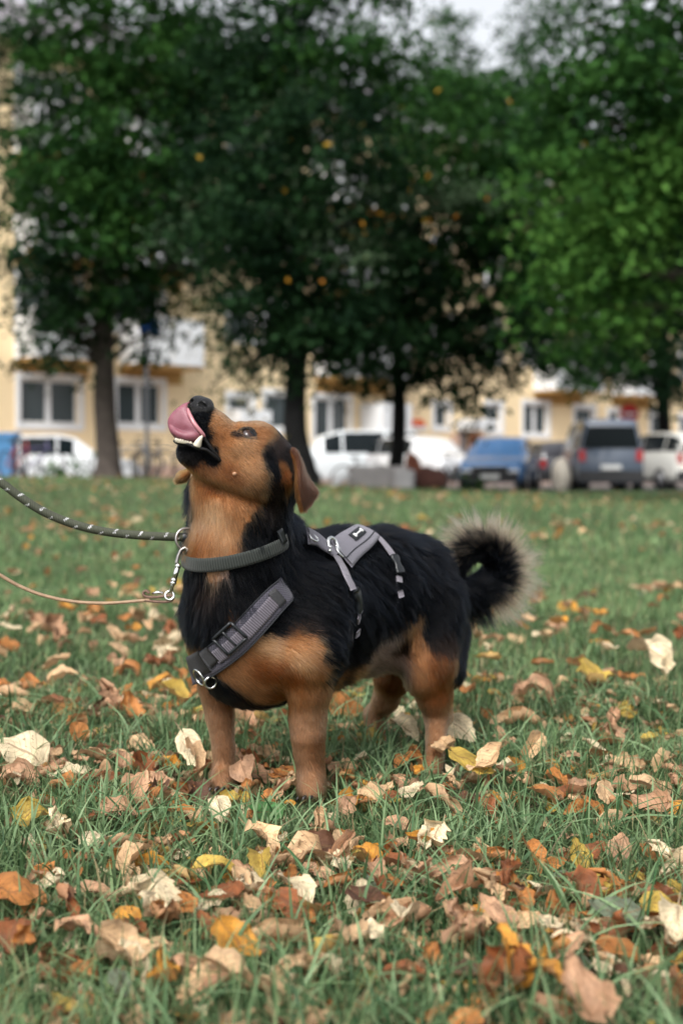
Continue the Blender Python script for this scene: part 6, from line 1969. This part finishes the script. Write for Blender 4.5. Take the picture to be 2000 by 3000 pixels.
cnames = ['pale cream', 'pinkish tan', 'light tan', 'orange brown', 'rusty brown', 'golden orange', 'mustard yellow', 'dark brown', 'grey green']
cprob = np.array([.12, .14, .24, .19, .12, .075, .06, .045, .01]); cprob /= cprob.sum()
fprob = [.20, .22, .22, .14, .22]
rg = np.random.default_rng(99)
paws = [(650, 2300), (912, 2330), (1268, 2265), (1110, 2180)]
pool, tries = [], 0
while len(pool) < 300 - len(MARK) and tries < 20000:
    tries += 1
    d = 1.10 + 1.00 * rg.random() ** .85
    x = (rg.random() * 2 - 1) * (.25 * d)
    px = 1000 + x / d * FPX; py = HORIZON + (CAM_H - .015) / d * FPX
    s_ = 1.35 / d
    if any(abs(px - a) < 58 and -25 < py - b < 110 for a, b in paws): continue
    if any(abs(px - a) < 36 * s_ and abs(py - b) < 15 * s_ for a, b in taken): continue
    if vnoise(np.array([[x, d, 0.0]]), 3.4, 4)[0] < -.38: continue
    taken.append((px, py)); pool.append((px, py, d))
desc = {}
items = []
for px, py, d in pool:
    c = cnames[rg.choice(9, p=cprob)]; f = FORMS[rg.choice(5, p=fprob)]
    sz = float(np.clip(rg.normal(.039, .011), .024, .064))
    w_ = min(LM, key=lambda q: (q[0][0] - px) ** 2 + 2.5 * (q[0][1] - py) ** 2)[1]
    sw = 'small' if sz < .033 else ('large' if sz > .046 else 'medium')
    items.append([px, py, d, c, f, sz, w_, sw])
    desc.setdefault((sw, c, f, w_), []).append(len(items) - 1)
ORD = ['first', 'second', 'third', 'fourth', 'fifth']
for key, ids in desc.items():
    ids.sort(key=lambda i: items[i][0])
    for j, i in enumerate(ids):
        px, py, d, c, f, sz, w_, sw = items[i]
        lab = f"{sw} {c} {f} leaf {w_}" + (f", {ORD[min(j, 4)]} from left" if len(ids) > 1 else "")
        tx = float(abs(rg.normal(.25, .28))); ty = float(rg.normal(0, .3))
        place_leaf(px, py, sz, c, f, float(rg.random() * 6.28), tx if rg.random() < .8 else -tx, ty, float(.010 + .024 * rg.random()), lab, k=int(rg.integers(7)), d=d)
# the rest: one mass of leaves, from scraps under the grass to the blurred ones far off
def leaf_mass(name, n, y0, y1, s0, s1, lift0, lift1, seed, p, label, dens=None, halfw=.275):
    rg = np.random.default_rng(seed)
    x, y = scatter(n, y0, y1, rg, p, halfw)
    P = np.stack([x, y, 0 * x], -1)
    pd = np.min([np.where(y < d_ + .02, np.abs(x - W(a_, b_, d_)[0]) + .22 * np.abs(y - d_), 9) for a_, b_, d_ in ((650, 2300, 1.985), (911, 2330, 1.915), (1266, 2260, 2.10))], axis=0)
    k = pd > .050; x, y, P = x[k], y[k], P[k]; n = len(x)
    if dens is not None:
        k = rg.random(n) < dens(P); x, y, P = x[k], y[k], P[k]; n = len(x)
    Vs, Fs, Us, Cs = [], [], [], []
    off = 0
    for i in range(n):
        f = FORMS[rg.integers(5)]; me, V, F, uv = LEAF[f][rg.integers(7)]
        s_ = s0 + (s1 - s0) * rg.random()
        a, b, c = rg.random() * 6.28, rg.normal(.1, .35), rg.normal(0, .35)
        ca, sa, cb, sb, cc2, sc2 = math.cos(a), math.sin(a), math.cos(b), math.sin(b), math.cos(c), math.sin(c)
        Rz = np.array([[ca, -sa, 0], [sa, ca, 0], [0, 0, 1]]); Rx = np.array([[1, 0, 0], [0, cb, -sb], [0, sb, cb]]); Ry = np.array([[cc2, 0, sc2], [0, 1, 0], [-sc2, 0, cc2]])
        Q = (V * s_) @ (Rz @ Ry @ Rx).T + np.array([x[i], y[i], 0])
        Q[:, 2] += lift0 + (lift1 - lift0) * rg.random()
        Vs.append(Q); Fs.append(F + off); off += len(V); Us.append(uv + np.array([0, 0, rg.random() * 90]))
        col = np.array(LC[cnames[rg.choice(9, p=cprob)]]) * rg.uniform(.75, 1.1)
        Cs.append(np.tile(col, (len(V), 1)))
    V = np.concatenate(Vs); V[:, 2] += terr(V[:, 0], V[:, 1])
    me = fast_mesh(name, V, np.concatenate(Fs))
    a = me.attributes.new('luv', 'FLOAT_VECTOR', 'POINT'); a.data.foreach_set('vector', np.concatenate(Us).astype(np.float32).ravel())
    set_col(me, np.concatenate(Cs))
    o = link(name, me, M_LEAF, kind='stuff', label=label, cat='leaf litter')
    o.color = (1, 1, 1, 1)
leaf_mass('leaf_scraps', 4000, 1.0, 2.9, .014, .042, .002, .026, 301, 1.0, 'scraps and broken leaves lying low in the lawn', lambda P: np.clip(.6 + .7 * vnoise(P, 3.0, 8), .1, 1))
leaf_mass('leaf_litter', 880, 1.0, 2.35, .026, .054, .004, .034, 305, .9, 'smaller leaves lying between the large ones', lambda P: np.clip(.6 + .9 * vnoise(P, 3.4, 4), .05, 1))
leaf_mass('leaf_litter', 680, 2.26, 5.2, .035, .078, .010, .042, 302, 1.0, 'scattered blurred leaves on the lawn behind the dog', lambda P: np.clip(.62 + .7 * vnoise(P, 2.0, 8), .12, 1))
leaf_mass('leaf_litter', 420, 5.0, 14, .05, .08, .03, .05, 303, 1.2, 'thin leaf litter over the far lawn', lambda P: np.clip(.45 + .9 * vnoise(P, .8, 8), .04, 1))
leaf_mass('leaf_litter', 1300, 9, 33, .05, .10, .03, .07, 304, 1.0, 'brown leaf litter below the trees', lambda P: np.clip(.05 + 1.6 * vnoise(P * np.array([.25, 1, 1]), .45, 3) + .25 * (P[:, 1] > 26), .03, 1))
